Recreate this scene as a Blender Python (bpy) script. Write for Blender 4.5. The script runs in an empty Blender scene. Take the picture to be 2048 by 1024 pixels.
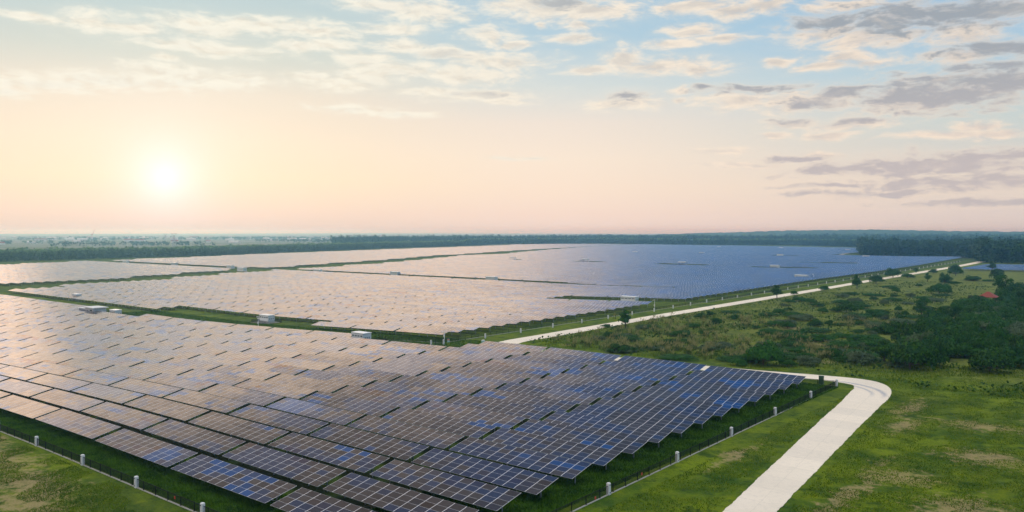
import bpy, math, random
import numpy as np
R = math.radians
sc = bpy.context.scene
COL = sc.collection

# ------------------------------------------------------------------ camera
CAMH = 29.3
YAW = -39.749
PITCH = 1.698
FPX = 1633.4
cam = bpy.data.cameras.new('camera')
cam.sensor_width = 36.0
cam.lens = FPX / 2048 * 36.0
cam.clip_start = 0.5
cam.clip_end = 60000
camo = bpy.data.objects.new('camera', cam)
COL.objects.link(camo)
camo.location = (0, 0, CAMH)
camo.rotation_euler = (R(90 - PITCH), 0, R(-YAW))
sc.camera = camo

def s2l(c):
    return tuple(((v / 255) / 12.92 if v / 255 <= .04045 else ((v / 255 + .055) / 1.055) ** 2.4) for v in c)

def px_azel(u, v):
    x = (u - 1024) / FPX; y = (512 - v) / FPX
    p = R(PITCH); c, s = math.cos(p), math.sin(p)
    d = c + s * y; z = c * y - s
    n = math.sqrt(x * x + d * d + z * z)
    return math.degrees(math.atan2(x, d)) + YAW, math.degrees(math.asin(z / n))

# ------------------------------------------------------------------ light
SUN_AZ, SUN_EL = px_azel(330, 355)
sc.view_settings.view_transform = 'Standard'
sc.view_settings.look = 'None'
sc.view_settings.gamma = 1
sc.view_settings.exposure = 0.0
sc.cycles.max_bounces = 6
sc.cycles.diffuse_bounces = 2
sc.cycles.glossy_bounces = 2
sc.cycles.transmission_bounces = 2
sc.cycles.transparent_max_bounces = 8
sc.cycles.volume_bounces = 1
sc.cycles.use_denoising = True
sc.cycles.caustics_reflective = False
sc.cycles.caustics_refractive = False
sc.cycles.sample_clamp_indirect = 6

sun = bpy.data.lights.new('sun', 'SUN')
sun.energy = 0.3
sun.angle = R(10)
sun.color = (1.0, .74, .50)
suno = bpy.data.objects.new('sun', sun)
COL.objects.link(suno)
sd = (math.sin(R(SUN_AZ)) * math.cos(R(SUN_EL)), math.cos(R(SUN_AZ)) * math.cos(R(SUN_EL)), math.sin(R(SUN_EL)))
from mathutils import Vector, Matrix
suno.rotation_euler = Vector(sd).to_track_quat('Z', 'Y').to_euler()
suno.location = (-400, 200, 300)

# ---- node helper
class NT:
    def __init__(s, tree):
        s.t = tree; s.n = tree.nodes; s.l = tree.links; s.n.clear()
    def add(s, typ, **kw):
        n = s.n.new(typ)
        for k, v in kw.items(): setattr(n, k, v)
        return n
    def put(s, sock, v):
        if isinstance(v, bpy.types.NodeSocket): s.l.new(v, sock)
        elif v is not None: sock.default_value = v
    def m(s, op, a, b=None, c=None, clamp=False):
        n = s.add('ShaderNodeMath', operation=op); n.use_clamp = clamp
        s.put(n.inputs[0], a)
        if b is not None: s.put(n.inputs[1], b)
        if c is not None: s.put(n.inputs[2], c)
        return n.outputs[0]
    def v(s, op, a, b=None, c=None, out=0):
        n = s.add('ShaderNodeVectorMath', operation=op)
        s.put(n.inputs[0], a)
        if b is not None: s.put(n.inputs[1], b)
        if c is not None: s.put(n.inputs[2], c)
        return n.outputs[out]
    def ss(s, x, a, b, to0=0., to1=1.):
        n = s.add('ShaderNodeMapRange', interpolation_type='SMOOTHSTEP')
        s.put(n.inputs[0], x); s.put(n.inputs[1], a); s.put(n.inputs[2], b); s.put(n.inputs[3], to0); s.put(n.inputs[4], to1)
        return n.outputs[0]
    def mix(s, f, a, b, typ='MIX'):
        n = s.add('ShaderNodeMix', data_type='RGBA', blend_type=typ)
        s.put(n.inputs[0], f)
        for i, q in ((6, a), (7, b)):
            if isinstance(q, tuple) and len(q) == 3: q = (*q, 1)
            s.put(n.inputs[i], q)
        return n.outputs[2]
    def ramp(s, f, stops, interp='LINEAR'):
        n = s.add('ShaderNodeValToRGB'); cr = n.color_ramp; cr.interpolation = interp
        while len(cr.elements) < len(stops): cr.elements.new(0.5)
        for e, (p, c) in zip(cr.elements, stops):
            e.position = p; e.color = (*c[:3], 1)
        s.put(n.inputs[0], f); return n.outputs[0]
    def noise(s, vec, scale, detail=3, rough=.5, dist=0., color=False):
        n = s.add('ShaderNodeTexNoise'); s.put(n.inputs['Vector'], vec)
        n.inputs['Scale'].default_value = scale; n.inputs['Detail'].default_value = detail
        n.inputs['Roughness'].default_value = rough; n.inputs['Distortion'].default_value = dist
        return n.outputs[1 if color else 0]

# ------------------------------------------------------------------ sky
w = bpy.data.worlds.new('World'); sc.world = w; w.use_nodes = True
N = NT(w.node_tree)
tc = N.add('ShaderNodeTexCoord').outputs['Generated']
sep = N.add('ShaderNodeSeparateXYZ'); N.put(sep.inputs[0], tc)
DX, DY, DZ = sep.outputs
az = N.m('MULTIPLY', N.m('ARCTAN2', DX, DY), 57.29578)
el = N.m('MULTIPLY', N.m('ARCSINE', DZ), 57.29578)
cmb = N.add('ShaderNodeCombineXYZ'); N.put(cmb.inputs[0], az); N.put(cmb.inputs[1], el)
P0 = cmb.outputs[0]
sdir = N.v('DOT_PRODUCT', tc, sd, out=1)
ang = N.m('MULTIPLY', N.m('ARCCOSINE', sdir), 57.29578)
daz = N.m('ABSOLUTE', N.m('SUBTRACT', az, SUN_AZ))
daz = N.m('MINIMUM', daz, N.m('SUBTRACT', 360.0, daz))
west = N.ss(az, SUN_AZ - 50, SUN_AZ - 2, 1.0, 0.0)
daz = N.m('MULTIPLY', daz, N.m('SUBTRACT', 1.0, N.m('MULTIPLY', N.m('MULTIPLY', west, N.m('LESS_THAN', az, SUN_AZ)), .55)))
elf = N.m('POWER', N.m('DIVIDE', N.m('MAXIMUM', el, 0.0), 90.0), 0.5, clamp=True)
def keys(L): return [((e / 90) ** .5, s2l(c)) for e, c in L]
rL = N.ramp(elf, keys([(0, (222, 196, 184)), (1.2, (248, 220, 198)), (3.5, (254, 232, 200)), (6, (251, 232, 206)), (9, (240, 227, 208)), (11.5, (214, 218, 208)), (14, (197, 212, 211)), (16.5, (186, 207, 213)), (26, (165, 185, 203)), (45, (150, 172, 198)), (90, (150, 168, 190))]))
rM = N.ramp(elf, keys([(0, (240, 219, 211)), (1.2, (250, 224, 207)), (3, (253, 230, 209)), (5, (252, 233, 213)), (7.5, (243, 229, 215)), (10, (217, 223, 220)), (13, (184, 209, 222)), (16.5, (165, 200, 222)), (26, (140, 168, 195)), (45, (140, 162, 190)), (90, (150, 168, 190))]))
rR = N.ramp(elf, keys([(0, (218, 205, 203)), (1.2, (226, 211, 203)), (3, (229, 216, 202)), (5, (214, 212, 206)), (7, (200, 212, 211)), (10, (178, 206, 221)), (13, (158, 197, 225)), (16.5, (146, 188, 220)), (26, (112, 148, 185)), (45, (120, 148, 182)), (90, (150, 168, 190))]))
base = N.mix(N.ss(daz, 6, 27), rL, rM)
base = N.mix(N.ss(daz, 24, 58), base, rR)
# Nishita contributes the clear-air part of the gradient
nish = N.add('ShaderNodeTexSky', sky_type='NISHITA')
nish.sun_disc = False; nish.sun_elevation = R(SUN_EL); nish.sun_rotation = R(SUN_AZ)
nish.dust_density = 3.0
base = N.mix(0.025, base, N.mix(1.0, nish.outputs[0], (.12, .12, .12), 'MULTIPLY'))
# sun glow seen through thin cloud
g1 = N.m('POWER', 2.718, N.m('MULTIPLY', N.m('POWER', N.m('DIVIDE', ang, 1.7), 1.25), -1.0))
g2 = N.m('POWER', 2.718, N.m('MULTIPLY', N.m('DIVIDE', ang, 4.5), -1.0))
g3 = N.m('POWER', 2.718, N.m('MULTIPLY', N.m('DIVIDE', ang, 14.0), -1.0))
glow = N.v('MULTIPLY_ADD', (1, .93, .80), g1, (0, 0, 0))
def scol(c, f): 
    n = N.add('ShaderNodeVectorMath', operation='SCALE'); n.inputs[0].default_value = c; N.put(n.inputs['Scale'], f); return n.outputs[0]
glow = N.v('ADD', scol((.10, .20, .38), g1), N.v('ADD', scol((.03, .07, .09), g2), scol((.0, .03, .05), g3)))
# unseen bright band above the view, added for panel reflections, thinning to dull sky
nh = N.noise(N.v('MULTIPLY', P0, (.10, .22, 0)), 1.0, 5, .6)
elb = N.m('MULTIPLY_ADD', N.m('SUBTRACT', nh, .5), 5.0, el)
elb = N.m('SUBTRACT', elb, N.m('MULTIPLY', N.ss(az, -80, -36), 8.0))
bandc = N.mix(N.ss(daz, 14, 34), (2.9, 2.22, 1.66), (.50, .78, 1.25))
bandc = N.mix(N.ss(daz, 19, 41), bandc, (.22, .58, 1.25))
overc = N.mix(N.ss(daz, 3, 24), (.24, .23, .26), (.08, .18, .38))
base = N.mix(N.ss(el, 15.9, 17.6), base, bandc)
base = N.mix(N.ss(az, -71.5, -79, 0.0, 1.0) if False else N.m('MULTIPLY', N.ss(az, -75.5, -71.6, 1.0, 0.0), N.ss(el, 3, 9)), base, (2.6, 1.95, 1.46))  # unseen warm patch left of the view, added to brighten the reflections
base = N.mix(N.ss(elb, 16.6, 22.5), base, overc)
skyc = N.v('ADD', base, glow)
# clouds: elongated banks laid out by azimuth and elevation, broken up by noise
nz_w = N.noise(N.v('MULTIPLY', P0, (.22, .55, 0)), 1.0, 2, .5, color=True)
Pw = N.v('ADD', P0, N.v('MULTIPLY', N.v('SUBTRACT', nz_w, (.5, .5, .5)), (2.6, 1.0, 0)))
def blobs(L):
    acc = None
    for (u, v, hw, hh) in L:
        a, e = px_azel(u, v); sx = hw / 28.5; sy = hh / 28.5
        ln = N.v('LENGTH', N.v('MULTIPLY_ADD', Pw, (1 / sx, 1 / sy, 0), (-a / sx, -e / sy, 0)), out=1)
        acc = ln if acc is None else N.m('MINIMUM', acc, ln)
    return N.m('SUBTRACT', 1.0, acc)
LIT = [(60,33,70,9),(185,42,60,20),(262,56,70,12),(400,50,90,20),(560,52,160,20),(640,60,90,14),(430,98,140,15),(600,93,70,14),(665,90,60,16),
 (330,118,30,9),(305,140,70,11),(95,165,120,16),(20,182,34,10),(215,160,110,16),(375,162,120,22),(480,165,70,15),(625,155,42,13),(680,168,70,15),
 (755,10,80,14),(850,25,110,24),(790,56,80,13),(800,90,56,18),(875,108,70,14),(1000,122,110,17),(930,115,70,12),(978,74,56,20),(1030,90,50,10),
 (720,122,60,15),(790,142,130,18),(940,148,120,18),(740,152,70,15),(960,188,110,14),(870,180,70,8),(1000,200,70,8),(700,217,80,10),(800,228,70,8),
 (1050,10,110,26),(1180,26,120,22),(1110,20,150,24),(1140,78,60,11),(1085,47,16,8),(1165,52,34,12),(1180,141,56,12),(1250,118,46,24),(1320,132,120,18),(1405,140,66,14),
 (1350,89,54,12),(1390,62,54,16),(1445,80,62,12),(1385,12,100,18),(1530,10,70,18),(1455,22,70,16),(1245,208,90,14),(1350,184,18,10),(1355,203,18,7),
 (1480,202,100,18),(1555,126,26,10),(1745,75,110,28),(1660,60,90,24),(1700,8,90,14),(1935,66,70,26),(1690,118,60,16),(1645,133,60,9),(1740,126,60,10),
 (1930,112,80,16),(1620,202,130,20),(1580,243,56,10),(1552,268,36,8),(1720,243,90,12),(1665,268,48,10),(1905,268,110,9),(1955,252,50,10),(2000,262,70,8),
 (1440,300,66,8),(1480,327,90,7),(1640,307,36,8),(1060,315,50,6),(1010,318,36,5),(1830,200,130,34)]
DARK = [(1255,192,50,11),(1400,178,30,6),(1500,178,110,11),(960,186,60,7),(1110,6,60,12),(1660,42,80,20),(1800,30,150,30),(1930,28,170,34),(1780,60,60,20),(2000,100,110,14),(1990,95,60,16),
 (1910,182,170,40),(2010,160,140,40),(1800,195,90,20),(1690,186,56,16),(1630,205,60,12),(1720,240,60,7),(1585,240,40,7),(1590,316,76,9),(1850,330,250,22),(1980,312,200,18),(1700,338,150,15),
 (1930,365,260,20),(1760,385,200,9),(1960,405,180,9),(1650,372,120,6),(880,112,50,8)]
FL = blobs(LIT); FD = blobs(DARK)
F = N.m('MAXIMUM', FL, FD)
n1 = N.noise(N.v('MULTIPLY', Pw, (.60, 1.75, 0)), 1.0, 9, .62)
n1b = N.noise(N.v('MULTIPLY', N.v('ADD', Pw, (-.40, -.30, 0)), (.60, 1.75, 0)), 1.0, 9, .62)
n2 = N.noise(N.v('MULTIPLY', P0, (.045, .085, 0)), 1.0, 5, .55)
# open sky outside the surveyed part carries the same kind of broken cloud
gen = N.m('MULTIPLY', N.m('SUBTRACT', n2, .56), 6.0)
outm = N.m('MAXIMUM', N.ss(el, 16.5, 20), N.ss(N.m('ABSOLUTE', N.m('SUBTRACT', az, YAW)), 34, 40))
F = N.m('MAXIMUM', F, N.m('SUBTRACT', gen, N.m('MULTIPLY', N.m('SUBTRACT', 1.0, outm), 9.0)))
dens = N.m('MULTIPLY_ADD', N.m('SUBTRACT', n1, .5), 2.7, F)
mask = N.ss(dens, -.28, .78)
# thin veils round the banks
veil = N.ss(N.m('MULTIPLY_ADD', N.m('SUBTRACT', n1, .5), 1.5, F), -.9, .5)
relief = N.m('MULTIPLY', N.m('SUBTRACT', n1, n1b), 2.2)
n4 = N.noise(N.v('MULTIPLY', Pw, (.30, 1.0, 0)), 1.0, 6, .62)
dk = N.ss(N.m('ADD', N.m('MULTIPLY_ADD', N.m('SUBTRACT', n1, .5), 1.4, N.m('ADD', FD, .18)), N.m('MULTIPLY', relief, .9)), -.12, .95)
dk = N.m('MULTIPLY', dk, N.ss(n4, .20, .50, .55, 1.0))
dk = N.m('MAXIMUM', dk, N.m('MULTIPLY', N.ss(N.m('MULTIPLY_ADD', N.m('SUBTRACT', n4, .5), 3.0, FL), .25, 1.1), .38))
dk = N.m('MAXIMUM', dk, N.m('MULTIPLY', N.ss(gen, .3, 1.2), N.m('MULTIPLY', outm, .6)))
dk = N.m('MULTIPLY', dk, N.ss(daz, 12, 34, .25, 1.0))
lit = N.mix(N.ss(daz, 5, 50), s2l((255, 248, 230)), s2l((247, 229, 209)))
lit = N.mix(N.ss(el, 1, 8), N.mix(.5, lit, s2l((242, 220, 204))), lit)
drk = N.mix(N.ss(el, 3, 13), s2l((196, 186, 186)), s2l((160, 166, 173)))
lit = N.mix(N.m('MULTIPLY_ADD', relief, -1.2, .12, clamp=True), lit, N.mix(N.ss(daz, 10, 45), s2l((238, 224, 202)), s2l((214, 204, 198))))
cl = N.mix(dk, lit, drk)
cl = N.v('ADD', cl, N.v('MULTIPLY', glow, (.3, .3, .3)))
skyc = N.mix(N.m('MULTIPLY', N.m('MULTIPLY', veil, .40), N.ss(el, 16.2, 19, 1.0, .0)), skyc, N.mix(.5, skyc, lit))
skyc = N.mix(N.m('MULTIPLY', mask, N.m('MULTIPLY', N.ss(daz, 0, 40, .85, .93), N.ss(el, 16.2, 19, 1.0, .0))), skyc, cl)
# unseen zenith and high eastern sky, brightened to add fill light on the ground
back = N.m('MULTIPLY', N.ss(daz, 60, 120), N.ss(el, 34, 56))
back = N.m('MAXIMUM', back, N.ss(el, 46, 66))
skyc = N.mix(back, skyc, N.mix(n2, (1.3, 1.3, 1.36), (2.9, 2.75, 2.5)))
bg = N.add('ShaderNodeBackground'); N.put(bg.inputs[0], skyc); bg.inputs[1].default_value = 1.0
wo = N.add('ShaderNodeOutputWorld'); N.l.new(bg.outputs[0], wo.inputs[0])
w.cycles.sampling_method = 'MANUAL'; w.cycles.sample_map_resolution = 512

# ------------------------------------------------------------------ helpers
def tag(o, label=None, cat=None, group=None, kind=None):
    if label: o['label'] = label
    if cat: o['category'] = cat
    if group: o['group'] = group
    if kind: o['kind'] = kind
    return o

def mesh_np(name, verts, faces_flat, nper, mat, uv=None, matidx=None, smooth=False):
    """faces_flat: (nf,nper) int array"""
    me = bpy.data.meshes.new(name)
    verts = np.ascontiguousarray(verts, dtype=np.float32); f = np.ascontiguousarray(faces_flat, dtype=np.int32)
    me.vertices.add(len(verts)); me.vertices.foreach_set('co', verts.ravel())
    nf = len(f); me.loops.add(nf * nper); me.loops.foreach_set('vertex_index', f.ravel())
    me.polygons.add(nf); me.polygons.foreach_set('loop_start', np.arange(nf, dtype=np.int32) * nper)
    me.polygons.foreach_set('loop_total', np.full(nf, nper, dtype=np.int32))
    for m_ in (mat if isinstance(mat, (list, tuple)) else [mat]): me.materials.append(m_)
    if matidx is not None: me.polygons.foreach_set('material_index', np.ascontiguousarray(matidx, dtype=np.int32))
    me.polygons.foreach_set('use_smooth', np.full(nf, smooth))
    if uv is not None:
        l = me.uv_layers.new(name='UVMap'); l.data.foreach_set('uv', np.ascontiguousarray(uv, dtype=np.float32).ravel())
    me.update(calc_edges=True); me.validate()
    return me

def link(name, me, parent=None, loc=None, rot=None):
    o = bpy.data.objects.new(name, me); COL.objects.link(o)
    if parent: o.parent = parent
    if loc is not None: o.location = loc
    if rot is not None: o.rotation_euler = rot
    return o

class MB:
    def __init__(s): s.V = []; s.F = []; s.n = 0; s.M = []
    def quadmesh(s, V, F, mi=0):
        s.V.append(np.asarray(V, float)); s.F.append(np.asarray(F) + s.n); s.n += len(V); s.M += [mi] * len(F)
    BF = np.array([[0, 3, 2, 1], [4, 5, 6, 7], [0, 1, 5, 4], [1, 2, 6, 5], [2, 3, 7, 6], [3, 0, 4, 7]])
    def box(s, x0, y0, z0, x1, y1, z1, mi=0):
        s.quadmesh([(x0, y0, z0), (x1, y0, z0), (x1, y1, z0), (x0, y1, z0), (x0, y0, z1), (x1, y0, z1), (x1, y1, z1), (x0, y1, z1)], s.BF, mi)
    def bar(s, a, b, r, mi=0, r2=None):
        a = np.array(a, float); b = np.array(b, float); d = b - a; d /= np.linalg.norm(d)
        up = np.array([0, 0, 1.]) if abs(d[2]) < .9 else np.array([1., 0, 0])
        x = np.cross(d, up); x /= np.linalg.norm(x); y = np.cross(d, x)
        r2 = r if r2 is None else r2
        V = [a + r * (x * i + y * j) for i, j in ((-1, -1), (1, -1), (1, 1), (-1, 1))] + [b + r2 * (x * i + y * j) for i, j in ((-1, -1), (1, -1), (1, 1), (-1, 1))]
        s.quadmesh(V, s.BF, mi)
    def tube(s, pts, rad, n=8, mi=0):
        pts = [np.array(p, float) for p in pts]; V = []; F = []
        for i, p in enumerate(pts):
            d = pts[min(i + 1, len(pts) - 1)] - pts[max(i - 1, 0)]; d /= np.linalg.norm(d)
            up = np.array([0, 0, 1.]) if abs(d[2]) < .9 else np.array([1., 0, 0])
            x = np.cross(d, up); x /= np.linalg.norm(x); y = np.cross(d, x)
            for k in range(n):
                t = 2 * math.pi * k / n; V.append(p + rad[i] * (x * math.cos(t) + y * math.sin(t)))
        for i in range(len(pts) - 1):
            for k in range(n): F.append([i * n + k, i * n + (k + 1) % n, (i + 1) * n + (k + 1) % n, (i + 1) * n + k])
        # caps as quads fans
        for base_, pc in ((0, pts[0]), ((len(pts) - 1) * n, pts[-1])):
            c = len(V); V.append(pc)
            for k in range(0, n, 2): F.append([c, base_ + k, base_ + (k + 1) % n, base_ + (k + 2) % n])
        s.quadmesh(V, F, mi)
    def mesh(s, name, mat): return mesh_np(name, np.concatenate(s.V), np.concatenate(s.F), 4, mat, matidx=s.M)

# ------------------------------------------------------------------ materials
def mat(name):
    m = bpy.data.materials.new(name); m.use_nodes = True; n = NT(m.node_tree)
    out = n.add('ShaderNodeOutputMaterial'); return m, n, out
def principled(n, out, col, rough=.8, spec=.3, metal=0., bump=None, bs=.3, bd=.05):
    p = n.add('ShaderNodeBsdfPrincipled')
    n.put(p.inputs['Base Color'], (*col, 1) if isinstance(col, tuple) and len(col) == 3 else col)
    n.put(p.inputs['Roughness'], rough); p.inputs['Specular IOR Level'].default_value = spec; p.inputs['Metallic'].default_value = metal
    if bump is not None:
        b = n.add('ShaderNodeBump'); b.inputs['Strength'].default_value = bs; b.inputs['Distance'].default_value = bd
        n.put(b.inputs['Height'], bump); n.l.new(b.outputs[0], p.inputs['Normal'])
    n.l.new(p.outputs[0], out.inputs[0]); return p
def simple(name, col, rough=.7, spec=.3, metal=0., var=.12, scale=2.0):
    m, n, out = mat(name); pos = n.add('ShaderNodeTexCoord').outputs['Object']
    z = n.noise(pos, scale, 4, .6)
    c = n.mix(z, tuple(v * (1 - var) for v in col), tuple(min(1, v * (1 + var)) for v in col))
    principled(n, out, c, rough, spec, metal); return m

M = {}
M['steel'] = simple('galvanised_steel', (.34, .36, .38), .45, .5, .6)
M['dark_steel'] = simple('black_fence_steel', (.010, .012, .013), .8, .1)
M['white_conc'] = simple('white_painted_concrete', (.62, .63, .62), .7, .3, var=.12, scale=3)
M['kerb'] = simple('fence_plinth_concrete', (.42, .41, .37), .85, .2, var=.2, scale=1.2)
M['white_metal'] = simple('white_enamel_metal', (.74, .76, .75), .4, .5, var=.05)
M['pale_metal'] = simple('pale_grey_metal', (.48, .54, .55), .45, .5, var=.06)
M['louvre'] = simple('dark_louvre', (.09, .12, .13), .6, .3)
M['teal'] = simple('teal_enamel', (.28, .50, .48), .5, .4)
M['green_box'] = simple('dark_green_enamel', (.03, .08, .04), .5, .4)
M['red_tile'] = simple('red_roof_tile', (.21, .042, .025), .75, .3, var=.25, scale=1.5)
M['timber'] = simple('dark_timber', (.06, .04, .03), .8, .2)
M['bark'] = simple('bark', (.07, .055, .04), .9, .1, var=.4, scale=3)
M['far_wall'] = simple('town_wall', (.55, .52, .50), .9, .1)
M['window'] = simple('window_glass', (.02, .03, .05), .1, .6)
M['red_sign'] = simple('red_sign_paint', (.45, .06, .04), .6, .3)
M['orange_sign'] = simple('orange_sign_paint', (.55, .18, .10), .6, .3)

# concrete road
m, n, out = mat('road_concrete'); M['road'] = m
uvn = n.add('ShaderNodeUVMap').outputs[0]
pos = n.add('ShaderNodeNewGeometry').outputs['Position']
suv = n.add('ShaderNodeSeparateXYZ'); n.put(suv.inputs[0], uvn)
big = n.noise(pos, .08, 4, .6); fine = n.noise(pos, 1.4, 6, .65)
c = n.mix(n.ss(big, .35, .7), (.80, .71, .57), (.73, .65, .52))
c = n.mix(n.m('MULTIPLY', n.ss(fine, .45, .8), .5), c, (.55, .50, .42))
slab = n.m('FLOOR', n.m('DIVIDE', suv.outputs[1], 5.0))
wn = n.add('ShaderNodeTexWhiteNoise', noise_dimensions='1D'); n.put(wn.inputs['W'], slab)
c = n.mix(n.m('MULTIPLY', wn.outputs[0], .22), c, (.42, .40, .36))
jf = n.m('FRACT', n.m('DIVIDE', suv.outputs[1], 5.0))
joint = n.m('LESS_THAN', jf, .010)
mid = n.m('LESS_THAN', n.m('ABSOLUTE', n.m('SUBTRACT', suv.outputs[0], .52)), .008)
c = n.mix(n.m('MULTIPLY', n.m('MAXIMUM', joint, n.m('MULTIPLY', mid, .5)), .28), c, (.22, .21, .19))
# worn wheel arcs round the bend
dv = n.v('LENGTH', n.v('MULTIPLY', n.v('SUBTRACT', pos, (-53.5, 151.0, 0)), (1, 1, 0)), out=1)
arc = n.m('MAXIMUM', n.m('SUBTRACT', 1.0, n.m('DIVIDE', n.m('ABSOLUTE', n.m('SUBTRACT', dv, 10.3)), .55)), n.m('MULTIPLY', n.m('SUBTRACT', 1.0, n.m('DIVIDE', n.m('ABSOLUTE', n.m('SUBTRACT', dv, 12.3)), .7)), 1.2), clamp=True)
sp = n.add('ShaderNodeSeparateXYZ'); n.put(sp.inputs[0], pos)
arc = n.m('MULTIPLY', n.m('MULTIPLY', arc, n.ss(sp.outputs[1], 150, 157)), n.ss(sp.outputs[0], -56, -50))
c = n.mix(n.m('MULTIPLY', arc, n.ss(fine, .3, .6, .35, .9)), c, (.30, .32, .36))
stain = n.ss(n.noise(pos, .22, 5, .7), .58, .72)
c = n.mix(n.m('MULTIPLY', stain, .22), c, (.36, .35, .31))
principled(n, out, c, .85, .2)

# ground
m, n, out = mat('grassland'); M['ground'] = m
pos = n.add('ShaderNodeNewGeometry').outputs['Position']
a = n.noise(pos, .018, 5, .6); b = n.noise(pos, .11, 5, .65); d = n.noise(pos, .9, 6, .7); e = n.noise(pos, 5.0, 3, .6)
g = n.mix(n.ss(b, .33, .66), (.036, .090, .002), (.165, .230, .000))
g = n.mix(n.m('MULTIPLY', n.ss(a, .42, .62), .6), g, (.070, .105, .012))
spz = n.add('ShaderNodeSeparateXYZ'); n.put(spz.inputs[0], pos)
scr = n.m('MULTIPLY', n.ss(spz.outputs[1], 168, 195), n.m('MULTIPLY', n.ss(spz.outputs[1], 900, 700), n.ss(spz.outputs[0], -150, -140)))
g = n.mix(n.m('MULTIPLY', scr, n.ss(b, .30, .60, .25, .8)), g, (.175, .195, .045))
g = n.mix(n.m('MULTIPLY', n.ss(d, .50, .72), .5), g, (.140, .150, .030))
g = n.mix(n.m('MULTIPLY', n.ss(d, .50, .30), .7), g, (.018, .040, .010))
g = n.mix(n.m('MULTIPLY', n.ss(e, .35, .7), .45), g, (.030, .055, .012))
mott = n.noise(pos, .34, 4, .65)
g = n.mix(n.m('MULTIPLY', n.ss(mott, .52, .70), .65), g, (.150, .190, .002))
g = n.mix(n.m('MULTIPLY', n.ss(mott, .48, .32), .75), g, (.012, .045, .004))
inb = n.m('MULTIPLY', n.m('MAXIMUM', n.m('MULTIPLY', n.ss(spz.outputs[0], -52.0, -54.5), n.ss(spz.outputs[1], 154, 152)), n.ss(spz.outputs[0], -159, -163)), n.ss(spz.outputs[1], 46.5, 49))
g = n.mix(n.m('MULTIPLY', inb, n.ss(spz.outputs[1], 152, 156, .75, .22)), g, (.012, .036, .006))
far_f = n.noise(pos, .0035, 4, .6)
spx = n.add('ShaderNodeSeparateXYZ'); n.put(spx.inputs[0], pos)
farm = n.m('MAXIMUM', n.ss(spx.outputs[0], -1500, -1050, 1.0, 0.0), n.ss(spx.outputs[1], 2600, 3600))  # far mask: distant fields paled further, haze put into their colour
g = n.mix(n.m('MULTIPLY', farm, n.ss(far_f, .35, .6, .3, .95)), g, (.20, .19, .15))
# bare straw-coloured ground where the soil shows, with the places it has
DIRT = [(-117, 38, 14, 5), (-104, 37, 12, 5), (-96, 34, 9, 5), (-131, 40, 10, 4), (-33, 133, 3, 9), (-24, 139, 9, 4), (-12, 147, 8, 6), (-5, 158, 12, 6), (-35.5, 146, 2, 12),
        (-29, 95, 1.6, 22), (-81, 184, 5, 4), (-124, 172, 3, 2), (-66, 60, 2, 18), (-63, 186, 4, 3), (-215, 155, 38, 2.0), (-90, 245, 10, 5), (-58, 310, 9, 30),(-20,120,7,6),(-26,104,5,5),(-18,95,6,8), (-72,214,8,5), (-45.5, 100, 1.5, 10)]
acc = None
wp = n.v('ADD', pos, n.v('MULTIPLY', n.v('SUBTRACT', n.noise(pos, .25, 7, .7, color=True), (.5, .5, .5)), (9, 9, 0)))
for (x, y, sx, sy) in DIRT:
    ln = n.v('LENGTH', n.v('MULTIPLY_ADD', wp, (1 / sx, 1 / sy, 0), (-x / sx, -y / sy, 0)), out=1)
    acc = ln if acc is None else n.m('MINIMUM', acc, ln)
dm = n.m('MULTIPLY', n.ss(n.m('MULTIPLY_ADD', n.m('SUBTRACT', d, .5), 3.4, n.m('SUBTRACT', 1.0, acc)), .10, .85), n.ss(e, .35, .6, .45, 1.0))
g = n.mix(n.m('MULTIPLY', dm, .85), g, n.mix(e, (.42, .33, .17), (.25, .18, .09)))
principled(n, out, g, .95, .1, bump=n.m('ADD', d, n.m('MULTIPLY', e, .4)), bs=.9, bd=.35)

def foliage(name, c1, c2, c3, trans=.06, sc_=.6, obj_var=.5):
    m, n, out = mat(name)
    pos = n.add('ShaderNodeTexCoord').outputs['Object']
    oi = n.add('ShaderNodeObjectInfo').outputs['Random']
    gr = n.add('ShaderNodeNewGeometry').outputs['Random Per Island']
    z = n.noise(pos, sc_, 3, .6)
    c = n.mix(n.ss(z, .35, .65), c1, c2)
    c = n.mix(n.m('MULTIPLY', n.ss(gr, .35, 1.0), .75), c, c3)
    c = n.mix(n.m('MULTIPLY', oi, obj_var), c, tuple(v * 1.7 for v in c2))
    p = n.add('ShaderNodeBsdfPrincipled'); n.put(p.inputs['Base Color'], c); p.inputs['Roughness'].default_value = .6; p.inputs['Specular IOR Level'].default_value = .08
    t = n.add('ShaderNodeBsdfTranslucent'); n.put(t.inputs[0], c)
    mx = n.add('ShaderNodeMixShader'); mx.inputs[0].default_value = trans
    n.l.new(p.outputs[0], mx.inputs[1]); n.l.new(t.outputs[0], mx.inputs[2]); n.l.new(mx.outputs[0], out.inputs[0])
    return m
M['leaf_dark'] = foliage('dark_leaves', (.003, .022, .003), (.015, .070, .005), (.060, .145, .008), .15, 4.5)
M['leaf_grey'] = foliage('grey_green_leaves', (.034, .062, .024), (.060, .095, .040), (.10, .14, .07), .2, 4.5)
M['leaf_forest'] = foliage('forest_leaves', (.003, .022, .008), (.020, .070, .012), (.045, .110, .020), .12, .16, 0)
M['leaf_young'] = foliage('plantation_leaves', (.012, .045, .010), (.035, .085, .014), (.080, .140, .024), .12, .16, 0)
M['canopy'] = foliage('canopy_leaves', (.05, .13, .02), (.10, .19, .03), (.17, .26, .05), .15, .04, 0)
M['leaf_low'] = foliage('low_scrub_leaves', (.008, .040, .005), (.035, .095, .008), (.090, .140, .018), .15, .22, 0)
M['blade'] = foliage('grass_blades', (.030, .095, .003), (.105, .185, .003), (.19, .22, .02), .3, .15, 0)
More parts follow.
